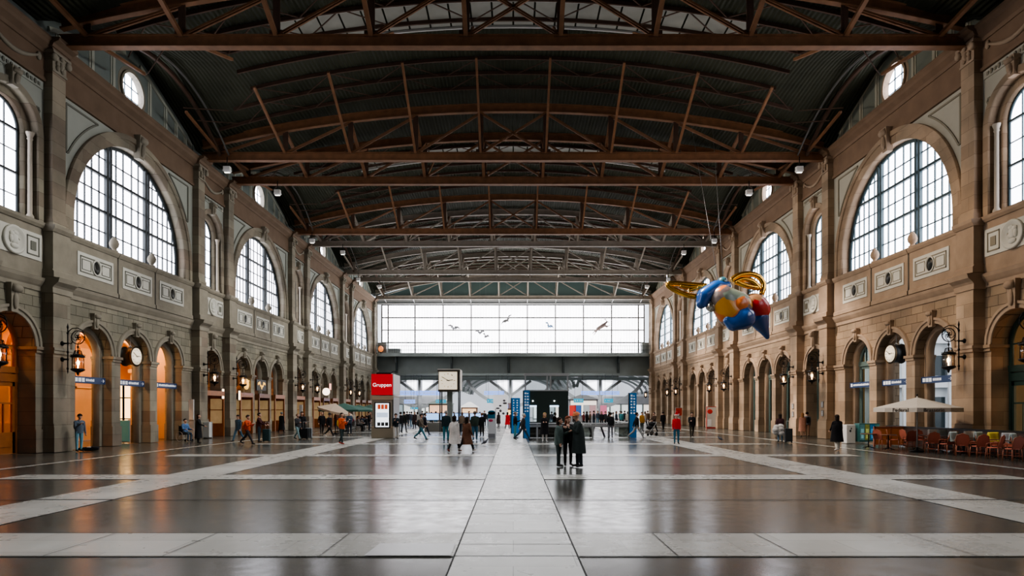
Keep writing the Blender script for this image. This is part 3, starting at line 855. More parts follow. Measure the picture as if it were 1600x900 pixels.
for i in range(115):
    x = -20.8 + i * .365; mb.box(x - .018, x + .018, EY - 2.1, EY - 2.06, 10.6, 11.75 if i % 6 else 12.9)
for z in (11.1, 11.75): mb.box(-21, 21, EY - 2.12, EY - 2.05, z - .03, z + .03)
mb.build('gallery_railing', WFRAME, we)
for x0, x1 in ((-20.9, -19.6), (19.9, 20.9)):
    mb = MB(); mb.box(x0, x1, EY - 1.6, EY - .2, 10.6, 12.3); mb.build('steel_cabinet', GREYST, we)
mb = MB(); mb.box(-19.4, -17.5, EY - 1.4, EY - .3, 10.6, 11.4); mb.build('steel_cabinet', GREYST, we)
wn[0] += 1; ew = struct('window_%d' % wn[0], label='wide glazed end wall above the gallery')
mb = MB(); mb.quad((-20.6, EY, 10.5), (20.5, EY, 10.5), (20.5, EY, 18.4), (-20.6, EY, 18.4)); mb.build('glass_pane', PANE_E, ew)
mb = MB()
for x in (-20.6, -19.6, -15.4, -11, -6.6, -2.2, 2.2, 6.6, 11, 15.4, 19.6, 20.5): mb.box(x - .09, x + .09, EY - .2, EY, 10.5, 18.4)
for z in (10.6, 12.45, 14.4, 16.35, 18.35): mb.box(-20.6, 20.5, EY - .16, EY, z - .09, z + .09)
mb.build('window_frame', mat('mid grey window steel', (.16, .165, .165), .5), ew)
mb = MB()
for i in range(94):
    x = -20.5 + i * .44; mb.box(x - .008, x + .008, EY - .04, EY, 10.5, 18.4)
mb.build('glazing_bars', mat('pale glazing bar', (.6, .6, .6), .5), ew)
mb = MB()   # arched lunette above the end glazing
xs2 = [-21.3 + 42.6 * i / 30 for i in range(31)]
for a, b in zip(xs2, xs2[1:]): mb.quad((a, EY + .1, 18.4), (b, EY + .1, 18.4), (b, EY + .1, zarc(b)), (a, EY + .1, zarc(a)))
mb.build('lunette_boarding', mat('dark green lunette', (.10, .15, .14), .5), we)
mb = MB(); mb.box(-21.3, 21.3, EY - .6, EY + .1, 18.4, 18.62); mb.box(-21.3, 21.3, EY - .7, EY - .5, 18.75, 19.2); mb.build('lunette_beam', LIGHTST, we)
for x in xp:
    mb = MB(); mb.beam((x, EY - .2, 18.6), (x, EY - 2.6, 19.1), .12, .12); mb.build('end_bracket', LIGHTST, we)

# wall behind the camera
wb = struct('wall_near'); mb = MB(); mb.box(-22, 22, -10.6, -10, 0, 23.3); mb.build('plain_masonry', LSTONE, wb)

# ------------------------------------------------------------------ the station beyond the end wall
SKYW = mat('white sky glazing', (.5, .5, .5), .4, emis=(.93, .95, 1), estr=1.5)
SKYG = mat('hazy platform glazing', (.5, .5, .5), .4, emis=(.85, .9, 1), estr=.42, var=.4, bscale=.25)
mb = MB(); mb.quad((-34, 175, 0), (34, 175, 0), (34, 175, 14), (-34, 175, 14)); mb.build('concourse_end_glazing', SKYG, we)
mb = MB(); mb.quad((-34, 100.6, 9.6), (34, 100.6, 9.6), (34, 110, 9.6), (-34, 110, 9.6)); mb.build('concourse_soffit', GREYST, we)
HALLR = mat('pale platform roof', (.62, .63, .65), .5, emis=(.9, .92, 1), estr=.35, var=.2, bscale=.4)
mb = MB()
for bx in (-33, -11, 11):
    for i in range(12):
        t0, t1 = PI * i / 12, PI * (i + 1) / 12
        p = lambda t: (bx + 11 - 11 * math.cos(t), 6.5 + 4.6 * math.sin(t))
        (xa, za), (xb, zb_) = p(t0), p(t1)
        mb.quad((xa, 112, za), (xb, 112, zb_), (xb, 175, zb_), (xa, 175, za))
mb.build('platform_roof', HALLR, we)
for j in range(10):
    mb = MB(); y = 113 + j * 6.2
    for bx in (-33, -11, 11):
        pts = [(bx + 11 - 10.8 * math.cos(PI * i / 14), y, 5.9 + 4.5 * math.sin(PI * i / 14)) for i in range(15)]
        for a, b in zip(pts, pts[1:]): mb.beam(a, b, .25, .5)
    mb.build('platform_rib', LIGHTST if j % 2 else GREYST, we)
for j, xq in enumerate((-32, -16.4, -.5, 15.2, 31)):   # branching columns
    cl = thing('branching_column', ['branching grey steel column behind the left kiosk', 'branching grey steel column left of the square clock', 'branching grey steel column left of the dark stair pavilion', 'branching grey steel column between dark pavilion and right blue pylon', 'branching column at the far right'][j], 'column', (xq, 112, 0), group='branching columns under the far concourse')
    mb = MB(); mb.tube([(0, 0, 0), (0, 0, 3.0), (0, 0, 4.6)], [.42, .36, .3], 10); mb.box(-.22, .22, -.2, .2, 4.6, 9.5); mb.build('shaft', LIGHTST, cl)
    for s in (-1, 1):
        mb = MB(); mb.beam((s * .2, 0, 4.5), (s * 3.6, 0, 7.0), .3, .45)
        pts = [(s * (.3 + 7.2 * math.sin(t)), 0, 2.4 + 5.2 * (1 - math.cos(t)) ** .7) for t in [PI / 2 * i / 10 for i in range(11)]]
        for a, b in zip(pts, pts[1:]): mb.beam(a, b, .4, .55)
        mb.build('branch', LIGHTST, cl)
        mb = MB(); mb.quad((s * .45, .4, 5.3), (s * 2.3, .4, 6.6), (s * 2.3, .4, 7.1), (s * .45, .4, 7.1)); mb.quad((s * .45, .4, 4.9), (s * .6, .4, 4.9), (s * 2.3, .4, 6.6), (s * .45, .4, 6.9))
        mb.build('sky_pane', SKYW, cl)
mb = MB(); mb.box(-34, 34, 111.6, 112.4, 7.1, 7.6); mb.build('concourse_beam', GREYST, we)
# side walls of the concourse
for s in (-1, 1):
    mb = MB(); mb.box(s * 33.5, s * 34, 100, 175, 0, 12); mb.build('concourse_side', LIGHTST, we)
    mb = MB(); mb.box(s * 21.6, s * 34, 100.0, 100.6, 0, 10.5); mb.build('concourse_return', RSTONE, we)

# ------------------------------------------------------------------ rooms behind the arcades
cl_ = struct('wall_corridor_left')
PEACH = mat('peach corridor plaster', (.60, .33, .14), .7, var=.15, bscale=1.)
PEACHT = mat('peach corridor trim', (.72, .44, .22), .6)
mb = MB(); mb.box(-27.4, -27, 24, 43.2, 0, 7.4); mb.box(-27.4, -22.5, 42.95, 43.3, 0, 7.4); mb.box(-27.4, -22.5, 24.2, 24.6, 0, 7.4); mb.box(-27.4, -22.5, 24.2, 43.2, 7.0, 7.4)
mb.build('corridor_plaster', PEACH, cl_)
mb = MB()   # pilasters and arches of the passage seen through the openings
for y in (30.9, 34.9, 38.7, 42.4):
    mb.box(-25.2, -24.6, y - .3, y + .3, 0, 4.4); mb.box(-25.3, -24.5, y - .4, y + .4, 0, 1.3); mb.box(-25.3, -24.5, y - .4, y + .4, 4.35, 4.6)
    mb.box(-27.05, -26.85, y - .4, y + .4, 0, 5)
mb.build('corridor_pilaster', PEACHT, cl_)
for y in (32.9, 36.8, 40.5):
    mb = MB(lambda u, w, z: (-24.9 + w, u, z)); ring(mb, y, 1.6, 1.95, 4.6, -.3, .3); mb.build('corridor_arch', PEACHT, cl_)
mb = MB()
for y in (28.5, 32.9, 36.8, 40.6):
    for a in (-1.2, 1.14): mb.box(-27.0, -26.9, y + a, y + a + .07, 3.3, 6.2)
    for z in (3.3, 6.15): mb.box(-27.0, -26.9, y - 1.2, y + 1.2, z, z + .07)
    mb.box(-27.02, -26.93, y - .8, y + .8, 3.7, 5.8)
mb.build('corridor_panel_moulding', PEACHT, cl_)
# bright shop window at the back of the passage
GOLDW = mat('warm lit shop interior', (.8, .5, .2), .5, emis=(1, .62, .25), estr=2.6, var=.5, bscale=1.5)
mb = MB(); mb.quad((-26.5, 42.9, .1), (-25.1, 42.9, .1), (-25.1, 42.9, 3.7), (-26.5, 42.9, 3.7)); o = mb.build('lit_shop_window', GOLDW, cl_)
mb = MB()
for x in (-26.5, -26.1, -25.55, -25.1): mb.box(x - .05, x + .05, 42.8, 42.9, 0, 3.8)
for z in (1.3, 2.7, 3.7): mb.box(-26.5, -25.1, 42.82, 42.9, z, z + .07); mb.build('shop_window_bar', WOODD, o)
rl = struct('wall_shops_left')
INTW = mat('shop interior plaster', (.42, .27, .15), .8, var=.3, bscale=.6)
mb = MB(); mb.box(-28.4, -28, 43.4, 99, 0, 7); mb.box(-28.4, -22.6, 43.4, 99, 7, 7.3)
for y in (49, 62, 67, 80, 85): mb.box(-28, -22.6, y - .1, y + .1, 0, 7)
mb.build('shop_plaster', INTW, rl)
rr = struct('wall_shops_right')
INTC = mat('cool shop interior plaster', (.22, .24, .22), .8, var=.3, bscale=.6)
mb = MB(); mb.box(28, 28.4, 48.2, 99, 0, 7); mb.box(22.6, 28.4, 48.2, 99, 7, 7.3); mb.box(22.6, 28, 30.3, 30.6, 0, 7); mb.box(28, 28.4, 24, 30.4, 0, 7); mb.box(22.6, 28.4, 24, 30.4, 7, 7.3)
for y in (48.3, 62, 67, 80, 85): mb.box(22.6, 28, y - .1, y + .1, 0, 7)
mb.build('shop_plaster', INTC, rr)
mb = MB(); mb.box(23.9, 24.1, 43.9, 48.1, 0, 6.8); mb.box(22.55, 24, 43.7, 43.9, 0, 6.8); mb.box(22.55, 24, 43.8, 48, 6.6, 6.8); mb.build('ochre_vestibule', mat('ochre plaster', (.42, .23, .06), .7, var=.2), rr)
mb = MB(); mb.box(22.6, 24.2, 30.4, 43.5, 7.1, 7.4); mb.box(23.6, 24.2, 40.1, 40.8, 0, 7.1); mb.build('porch_masonry', RSTONE, rr)
# shelves and posters inside the shops
random.seed(3)
PC = [mat('shelf goods %d' % i, c, .5, emis=c, estr=.25) for i, c in enumerate([(.55, .2, .12), (.5, .45, .35), (.15, .3, .35), (.6, .5, .2), (.45, .45, .5)])]
for s, x in ((-1, -27.6), (1, 27.6)):
    for y in range(45 if s < 0 else 50, 97, 4):
        sh = thing('shop_shelf', 'stocked shelf glimpsed inside the %s-hand shops' % ('left' if s < 0 else 'right'), 'shelf', (x, y, 0), group='shelves inside the %s-hand shops' % ('left' if s < 0 else 'right'))
        mb = MB()
        for z in (.1, .8, 1.5, 2.2): mb.box(-.2, .2, -1.3, 1.3, z, z + .05)
        for yy in (-1.3, 1.26): mb.box(-.2, .2, yy, yy + .05, 0, 2.3)
        mb.build('rack', WOODD, sh)
        mb = MB(); 
        for z in (.15, .85, 1.55):
            yy = -1.2
            while yy < 1.1:
                d = random.uniform(.15, .35); mb.m = random.randrange(5); mb.box(-.15, .15, yy, yy + d * .85, z, z + random.uniform(.25, .55)); yy += d
        g = mb.build('goods', PC, sh); g['kind'] = 'stuff'
# pale office building across the street
ob = tag(empty('office_building', (47, 68, 0)), 'pale office building seen through the open arches on the right', 'building')
PALE = mat('pale facade', (.66, .70, .72), .7)
mb = MB(); mb.box(0, 12, -35, 50, 0, 22); mb.build('facade', PALE, ob)
mb = MB(); mb.box(-.5, 0, -35, 50, 3.6, 4.3); mb.box(-.5, 0, -35, 50, 8.2, 8.6); mb.build('ledge', mat('white ledge', (.8, .82, .84), .6), ob)
for y in range(-32, 48, 5):
    for z in (.4, 5.0, 9.4, 13.8):
        mb = MB(); mb.box(-.06, .05, y, y + 2.6, z, z + (2.6 if z < 1 else 2.0)); mb.build('window', mat('dark office pane', (.03, .045, .05), .15), ob)

ob2 = tag(empty('street_house', (0, 48.05, 0)), 'white glass-fronted house closing the view through the two nearest right arches', 'building')
mb = MB(); mb.box(24.2, 46, -.0, .3, 0, 20); mb.build('facade', PALE, ob2)
for z in (3.6, 6.9, 10.2): 
    mb = MB(); mb.box(24.2, 46, -.35, 0, z, z + .45); mb.build('ledge', mat('white ledge', (.8, .82, .84), .6), ob2)
for k in range(8):
    for z in (.3, 4.5, 7.8):
        if (k + int(z)) % 3 == 2: continue
        x = 24.9 + k * 2.2
        mb = MB(); mb.box(x, x + (.9 if z < 1 else 1.1), -.04, .05, z, z + (2.6 if z < 1 else 1.5)); mb.build('window', mat('dark office pane', (.03, .045, .05), .15), ob2)
for k in range(6):
    mb = MB(); x = 25.6 + k * 3.4; mb.box(x, x + .18, -.5, -.3, 0, 14); mb.build('mullion', mat('white ledge', (.8, .82, .84), .6), ob2)
# ------------------------------------------------------------------ people
def _caps(bm, p0, p1, r0, r1, n=10):
    p0 = Vector(p0); p1 = Vector(p1)
    for p, r in ((p0, r0), (p1, r1)):
        bmesh.ops.create_icosphere(bm, subdivisions=2, radius=r, matrix=Matrix.Translation(p))
    d = p1 - p0
    if d.length > 1e-4:
        q = d.to_track_quat('Z', 'Y').to_matrix().to_4x4()
        bmesh.ops.create_cone(bm, cap_ends=True, segments=n, radius1=r0, radius2=r1, depth=d.length, matrix=Matrix.Translation((p0 + p1) / 2) @ q)

SKIN = [(.55, .33, .24), (.42, .25, .17), (.24, .13, .08)]
_pm = {}
def cmat(c, rough=.75):
    k = tuple(round(x, 3) for x in c)
    if k not in _pm: _pm[k] = mat('cloth %d' % len(_pm), k, rough, var=.25, bscale=14, spec=.15, bump=.2)
    return _pm[k]
def smat(i): return mat('skin %d' % i, SKIN[i], .5, spec=.3)

def rotx(v, a):   # a swings a hanging limb forward (towards -Y)
    x, y, z = v; return Vector((x, y * math.cos(a) + z * math.sin(a), -y * math.sin(a) + z * math.cos(a)))

def body(pose='stand', arms=('hang', 'hang'), build=1., lean=0., fine=False, female=False, look=0., tilt=0.):
    """returns list of (p0, p1, r0, r1, tag) in metres for a 1.75 m figure facing -Y"""
    S = []
    b = build
    hip = Vector((0, 0, .93)); seat = pose in ('sit', 'wheel')
    legs = {'stand': ((.03, .02), (-.04, .02)), 'walk': ((.42, .12), (-.38, .28)), 'stride': ((.52, .08), (-.5, .32)), 'step': ((.2, .05), (-.22, .2)),
            'sit': ((1.45, 1.5), (1.38, 1.45)), 'wide': ((.06, .02), (-.12, .06))}[pose]
    feet = []
    joints = {}
    for i, (a, k) in enumerate(legs):
        sx = -1 if i == 0 else 1
        h = hip + Vector((sx * .095, 0, 0))
        kn = h + rotx((sx * .015, 0, -.43), a)
        an = kn + rotx((0, 0, -.41), a - k)
        fo = an + rotx((sx * .03, -.15, -.055), (a - k) * (.35 if not seat else 0))
        joints[i] = (h, kn, an, fo)
    zmin = min(min(j[2].z - .085, j[3].z - .03) for j in joints.values())
    dz = -zmin
    for i, (h, kn, an, fo) in joints.items():
        for v in (h, kn, an, fo): v.z += dz
        S.append((h, kn, .098 * b, .068 * b, 'leg')); S.append((kn, an + Vector((0, 0, .04)), .066 * b, .052 * b, 'leg'))
        S.append((an + Vector((0, .03, -.03)), fo, .045, .036, 'shoe')); S.append((an, an + Vector((0, .02, -.03)), .043, .05, 'shoe'))
    hz = hip.z + dz
    def up(x, y, z):    # torso point above the hip, leaning
        v = Vector((x, y, z)); v = Vector((v.x, v.y * math.cos(lean) - v.z * math.sin(lean), v.y * math.sin(lean) + v.z * math.cos(lean)))
        return Vector((0, 0, hz)) + v
    sw = .165 if not female else .145
    S.append((up(-.07, 0, .0), up(.07, 0, .0), .115 * b, .115 * b, 'leg'))
    S.append((up(-.06, 0, .12), up(.06, 0, .12), .115 * b, .115 * b, 'top'))
    for sx in (-1, 1):
        S.append((up(sx * .07, 0, .1), up(sx * .1, .0, .4), .1 * b, .115 * b, 'top'))
        S.append((up(sx * .02, .02, .5), up(sx * sw, .01, .475), .075, .07, 'top'))
    S.append((up(0, 0, .15), up(0, -.01, .42), .11 * b, .12 * b, 'top'))
    S.append((up(0, .015, .5), up(0, -.005, .6), .062, .055, 'skin'))
    hd = up(0, -.02, .71)
    R = Matrix.Rotation(look, 3, 'Z')
    def hp(v): 
        v = rotx(v, tilt); return hd + R @ Vector(v)
    S.append((hp((0, .01, .035)), hp((0, .015, .035)), .1, .098, 'skin')); S.append((hp((0, -.03, -.03)), hp((0, -.045, -.075)), .072, .045, 'skin'))
    S.append((hp((0, -.1, .0)), hp((0, -.118, -.022)), .014, .018, 'skin'))
    for sx in (-1, 1): S.append((hp((sx * .094, .01, .02)), hp((sx * .098, .015, -.012)), .018, .013, 'skin'))
    hands = []
    for i, am in enumerate(arms):
        sx = -1 if i == 0 else 1
        sh = up(sx * (sw + .03), .01, .46)
        A = {'hang': ((.06, .05), .2), 'swingf': ((.5, .04), .5), 'swingb': ((-.5, .06), .25), 'phone': ((.35, .0), 1.95), 'fold': ((.3, -.02), 1.5),
             'pocket': ((-.15, .2), .75), 'push': ((.6, .05), .55), 'hold': ((.45, -.05), 1.6), 'face': ((.7, .1), 2.35), 'pull': ((-.35, .15), .05), 'rest': ((.4, .05), 1.1), 'out': ((1.0, .2), .3)}[am]
        (a, out), bend = A
        el = sh + Matrix.Rotation(0, 3, 'X') @ rotx((sx * .27 * math.sin(out + .08), 0, -.28 * math.cos(out)), a)
        inn = .10 if am in ('phone', 'fold', 'hold', 'face') else 0
        wr = el + rotx((-sx * inn, 0, -.25), a + bend)
        S.append((sh, el, .062 * b, .05 * b, 'top')); S.append((el, wr, .049 * b, .038 * b, 'top'))
        dv = (wr - el).normalized()
        pm = wr + dv * .075
        S.append((wr, pm, .03, .036, 'skin'))
        side = Vector((0, -1, 0)) if abs(dv.y) < .7 else Vector((0, 0, 1))
        side = (side - dv * side.dot(dv)).normalized(); nrm = dv.cross(side) * sx
        fr = .0095 if fine else .012
        for q, (off, ln) in enumerate(((-.028, .062), (-.01, .072), (.01, .068), (.028, .052))):
            b0 = pm + side * -off; m = b0 + dv * ln * .6 - nrm * .008; e = m + dv * ln * .45 - nrm * .022
            S.append((b0, m, fr * 1.05, fr, 'skin')); S.append((m, e, fr, fr * .85, 'skin'))
        t0 = wr + dv * .025 + side * .03; S.append((t0, t0 + side * .03 + dv * .035 - nrm * .01, fr * 1.2, fr, 'skin'))
        hands.append(pm + dv * .03)
    return S, dict(up=up, hd=hd, hp=hp, hands=hands, hz=hz)

def body_mesh(S, fine, sc, mats):
    bm = bmesh.new()
    for p0, p1, r0, r1, t in S: _caps(bm, p0, p1, r0, r1)
    me = bpy.data.meshes.new('person'); bm.to_mesh(me); bm.free()
    o = bpy.data.objects.new('tmp', me); col.objects.link(o)
    md = o.modifiers.new('r', 'REMESH'); md.mode = 'VOXEL'; md.voxel_size = .011 if fine else .021
    sm = o.modifiers.new('s', 'SMOOTH'); sm.iterations = 2 if fine else 1; sm.factor = .5
    dg = bpy.context.evaluated_depsgraph_get()
    m2 = bpy.data.meshes.new_from_object(o.evaluated_get(dg))
    bpy.data.objects.remove(o); bpy.data.meshes.remove(me)
    n = len(m2.vertices); co = np.empty(n * 3); m2.vertices.foreach_get('co', co); co = co.reshape(-1, 3)
    best = np.full(n, 9e9); bt = np.zeros(n, int); order = ['top', 'leg', 'shoe', 'skin']
    for p0, p1, r0, r1, t in S:
        a = np.array(p0); d = np.array(p1) - a; L2 = max(1e-9, d @ d)
        tt = np.clip((co - a) @ d / L2, 0, 1); q = a + tt[:, None] * d
        ds = np.linalg.norm(co - q, axis=1) - (r0 + (r1 - r0) * tt)
        k = ds < best; best[k] = ds[k]; bt[k] = order.index(t)
    for m in mats: m2.materials.append(m)
    mi = []
    for p in m2.polygons: mi.append(int(bt[p.vertices[0]]))
    m2.polygons.foreach_set('material_index', mi); m2.polygons.foreach_set('use_smooth', [True] * len(mi))
    return m2

def loft(mb, rings):
    for A, B in zip(rings, rings[1:]):
        n = len(A)
        for k in range(n): mb.F([A[k], A[(k + 1) % n], B[(k + 1) % n], B[k]], True)

def coat_piece(J, z0, z1, rt, rb, m, parent, name='coat', stride=0., seed=1, b=1.):
    """garment from the shoulders (z1 above hip) down to z0, following the leaning torso"""
    rnd = random.Random(seed); mb = MB(); rings = []; n = 20; ph = rnd.random() * 6
    for i in range(11):
        t = i / 10; z = z1 + (z0 - z1) * t
        w = rt + (rb - rt) * t; 
        if z > .34: w *= max(.55, 1 - (z - .34) * 1.9)
        rx = w * 1.28 * b; ry = w * .93 * b
        if z < -.1: ry += stride * (-.1 - z) * .55
        ring = []
        for k in range(n):
            a = 2 * PI * k / n; f = 1 + (.05 * math.sin(5 * a + ph) + .03 * math.sin(8 * a + 2 * ph)) * t
            v = J['up'](rx * f * math.cos(a), ry * f * math.sin(a), z) if z > 0 else Vector((rx * f * math.cos(a), ry * f * math.sin(a), J['hz'] + z))
            ring.append(mb.P(*v))
        rings.append(ring)
    loft(mb, rings)
    return mb.build(name, m, parent)

def hair_piece(J, style, c, parent):
    hp = J['hp']; mb = MB(); n = 14
    if style == 'none': return
    if style in ('beanie', 'cap', 'santa'):
        rings = []
        for i in range(7):
            ph = PI * .5 * i / 6; rings.append([mb.P(*hp((.113 * math.sin(ph + .08) * math.cos(2 * PI * k / n), .015 + .118 * math.sin(ph + .08) * math.sin(2 * PI * k / n), .045 + .108 * math.cos(ph)))) for k in range(n)])
        loft(mb, rings); mb.F(rings[0][::-1])
        mb.tube([hp((.115 * math.cos(2 * PI * k / n), .015 + .12 * math.sin(2 * PI * k / n), .05)) for k in range(n)], .018, 6, closed=True)
        if style == 'santa': mb.tube([hp((0, .02, .14)), hp((.03, .05, .22)), hp((.1, .08, .2)), hp((.14, .1, .12))], [.08, .05, .03, .02], 8); 
        if style == 'cap': mb.ell(hp((0, -.13, .06)), (.07, .07, .01), 10, 4)
        mb.build({'beanie': 'beanie', 'cap': 'cap', 'santa': 'red_cap'}[style], cmat(c), parent)
        if style == 'santa':
            mb = MB(); mb.tube([hp((.118 * math.cos(2 * PI * k / n), .015 + .123 * math.sin(2 * PI * k / n), .05)) for k in range(n)], .026, 6, closed=True); mb.ell(hp((.15, .1, .1)), (.035,) * 3, 8, 6); mb.build('white_fur', cmat((.7, .7, .68)), parent)
        return
    ln = {'short': 0, 'bob': .1, 'long': .26}[style]
    rings = []
    for i in range(11):
        t = i / 10
        if t < .6: ph = PI * .62 * t / .6; r = math.sin(ph + .05); z = .035 + .118 * math.cos(ph)
        else: r = math.sin(PI * .62) * (1 - (.35 if ln == 0 else .0) * (t - .6) / .4); z = .035 + .118 * math.cos(PI * .62) - (t - .6) / .4 * (ln + .03)
        ring = []
        for k in range(n):
            a = 2 * PI * k / n; x = .109 * r * math.cos(a); y = .02 + .115 * r * math.sin(a)
            if math.sin(a) < -.25 and z < .1: y = max(y, -.062 if z > .06 else -.0); 
            ring.append(mb.P(*hp((x, y, z))))
        rings.append(ring)
    loft(mb, rings); mb.F(rings[0][::-1])
    mb.build('hair', cmat(c, .6), parent)

def person(px, feet, h=1.72, face=0, label='', pose='stand', arms=('hang', 'hang'), top=(.02, .02, .022), leg=(.02, .03, .05), shoe=(.03, .03, .03), hair='short', hc=(.02, .012, .008),
           coat=None, build=1., lean=0., female=False, skin=0, fine=False, look=0., tilt=0., group=None, pos=None, ccol=None):
    x, y = pos or at(px, feet)
    S, J = body(pose, arms, build, lean, fine, female, look, tilt)
    me = body_mesh(S, fine, 1, [cmat(top), cmat(leg), cmat(shoe), smat(skin)])
    o = bpy.data.objects.new('person', me); col.objects.link(o)
    o.location = (x, y, 0); o.rotation_euler = (0, 0, math.radians(face)); o.scale = (h / 1.75,) * 3
    tag(o, label, 'person', group)
    if coat:
        z0 = {'jacket': -.06, 'hip': -.14, 'knee': -.48, 'long': -.66, 'dress': -.62}[coat]
        st = {'walk': .5, 'stride': .6, 'step': .3}.get(pose, .05)
        coat_piece(J, z0, .53, .155 if coat != 'long' else .16, .145 if coat in ('jacket', 'hip') else .215, cmat(ccol or top), o, 'coat' if coat != 'jacket' else 'jacket', st, int(px), build)
    hair_piece(J, hair, hc, o)
    # eyes and mouth
    mb = MB(); hp = J['hp']
    for s in (-1, 1): mb.ell(hp((s * .036, -.088, .02)), (.014, .008, .008), 8, 5)
    mb.ell(hp((0, -.088, -.052)), (.024, .008, .006), 8, 5)
    e = mb.build('eyes_and_mouth', mat('dark eye', (.03, .015, .012), .4), o)
    return o, J

def on(o, J, p):   # world point of a local one
    s = o.scale[0]; v = Matrix.Rotation(o.rotation_euler[2], 3, 'Z') @ (Vector(p) * s); return Vector(o.location) + v

def backpack(o, J, c, label):
    p = on(o, J, J['up'](0, .19, .27)); t = thing('backpack', label, 'bag', tuple(p), o.rotation_euler[2])
    mb = MB(); mb.ell((0, 0, 0), (.16, .1, .23), 12, 8); mb.ell((0, .08, -.06), (.11, .05, .11), 10, 6); mb.build('pack', cmat(c), t)
    for s in (-1, 1):
        mb = MB(); mb.tube([(s * .1, -.05, .18), (s * .11, -.16, .24), (s * .11, -.31, .12), (s * .12, -.26, -.06), (s * .12, -.08, -.16)], .016, 6); mb.build('strap', cmat((.03, .03, .03)), t)

def suitcase(x, y, rz, c, label, h=.62, group=None):
    t = thing('suitcase', label, 'suitcase', (x, y, 0), math.radians(rz), group)
    mb = MB(); mb.box(-.21, .21, -.13, .13, .07, h); o = mb.build('shell', cmat(c, .4), t)
    bv = o.modifiers.new('b', 'BEVEL'); bv.width = .035; bv.segments = 3
    mb = MB(); 
    for s in (-1, 1): mb.tube([(s * .1, .1, h - .02), (s * .1, .1, h + .42)], .009, 6)
    mb.tube([(-.12, .1, h + .42), (.12, .1, h + .42)], .016, 6); mb.build('telescopic_handle', LIGHTST, t)
    for sx in (-1, 1):
        for sy in (-1, 1):
            mb = MB(); mb.lathe([(.01, -.02), (.036, -.018), (.036, .018), (.01, .02)], (sx * .17, sy * .09, .036), 10, 'x'); mb.build('wheel', IRON, t)
    return t

BLK = (.014, .014, .016); NAVY = (.02, .03, .05); JEAN = (.06, .14, .2); TEALJ = (.045, .15, .18); GRN = (.03, .04, .03)
BR = (.1, .045, .025); ORG = (.55, .09, .02)
# --- the three in the middle
person(873, 729, 1.66, 75, 'person with dark hair in a puffed grey-green jacket, in the embracing trio', 'stand', ('hang', 'hold'), top=(.085, .12, .11), leg=(.035, .05, .05), shoe=(.06, .06, .06), hair='bob', coat='hip', build=1.12, female=True, fine=True, lean=.02)
person(887.5, 727.5, 1.70, 10, 'red-haired person in black, middle one of the embracing trio', 'stand', ('phone', 'hold'), top=BLK, leg=BLK, hair='long', hc=(.16, .045, .02), coat='jacket', female=True, fine=True, tilt=-.2, look=.4)
person(904.5, 729.5, 1.84, -80, 'tall person in an orange beanie and long dark coat, bending towards two friends', 'stand', ('hold', 'phone'), top=(.03, .04, .038), leg=(.035, .045, .055), hair='beanie', hc=(.62, .22, .1), coat='knee', build=1.12, fine=True, lean=-.09 * -1, tilt=-.35)
# --- two women walking
person(710, 706, 1.70, 160, 'dark-haired person in a long cream-white coat walking beside a brown coat', 'walk', ('hang', 'pocket'), top=(.62, .58, .54), leg=BLK, shoe=(.2, .05, .04), hair='bob', coat='knee', female=True, fine=True)
person(729.5, 705.5, 1.69, 150, 'person with long dark hair in a long brown coat', 'stride', ('pocket', 'swingf'), top=(.13, .06, .035), leg=BLK, shoe=(.35, .33, .3), hair='long', coat='knee', female=True, fine=True)
# --- left side
o, J = person(120, 705.5, 1.72, 62, 'person in a grey-blue jacket and light jeans leaning against the left pier', 'stand', ('phone', 'hang'), top=(.10, .13, .17), leg=(.16, .36, .46), shoe=(.05, .05, .05), coat='jacket', lean=.05, fine=True, tilt=-.45, pos=(-20.28, 29.9), hc=(.02, .012, .01))
backpack(o, J, (.03, .045, .045), 'dark backpack pressed between the leaning person and the pier')
person(372, 690, 1.66, -20, 'person in a grey-blue jacket and jeans beside the orange-jacketed walker', 'walk', ('swingb', 'hang'), top=(.06, .1, .14), leg=(.07, .15, .22), coat='hip', tilt=-.3)
o, J = person(387, 694.5, 1.72, 78, 'person striding in an orange-red jacket and dark trousers with an orange backpack', 'stride', ('hold', 'hold'), top=(.5, .075, .03), leg=(.03, .03, .035), coat='jacket', tilt=-.2)
backpack(o, J, (.75, .18, .06), 'orange backpack of the striding person in red')
o, J = person(405, 691, 1.74, 95, 'dark-clad person pushing a grey-green suitcase near the wooden doors', 'stand', ('push', 'push'), top=(.06, .02, .02), leg=(.04, .06, .08), coat='jacket')
suitcase(*[(416.5 - 802) * .0385, 38.5], 0, (.04, .075, .08), 'grey-green suitcase pushed in front of the dark-clad person', .78)
person(440, 676.5, 1.72, 160, 'person in a long black coat entering the open wooden door', 'step', ('hang', 'hang'), top=BLK, leg=BLK, coat='long', hair='beanie', hc=(.1, .14, .16))
person(310, 692.5, 1.68, 100, 'long-haired person in a long black dress by the pier', 'stand', ('push', 'hang'), top=BLK, leg=BLK, coat='dress', hair='long', female=True)
person(465, 687, 1.72, 60, 'person in pale teal trousers and dark jacket beside a black coat', 'walk', ('fold', 'hang'), top=(.05, .05, .055), leg=(.22, .34, .36), coat='jacket', hc=(.2, .12, .06))
person(472, 685, 1.78, 20, 'person with dark hair in a black coat beside striped luggage', 'stand', ('hang', 'push'), top=BLK, leg=BLK, coat='knee', hair='long')
suitcase((476 - 802) * .042, 42, 10, (.02, .02, .022), 'black suitcase next to the silver-striped one', .72)
t = suitcase((484 - 802) * .0425, 42.3, 5, (.25, .27, .28), 'silver-grey striped suitcase beside the black one', .75)
for i in range(4):
    mb = MB(); mb.box(-.2 + i * .11, -.15 + i * .11, -.137, -.13, .12, .7); mb.build('stripe', cmat((.03, .03, .03)), t)
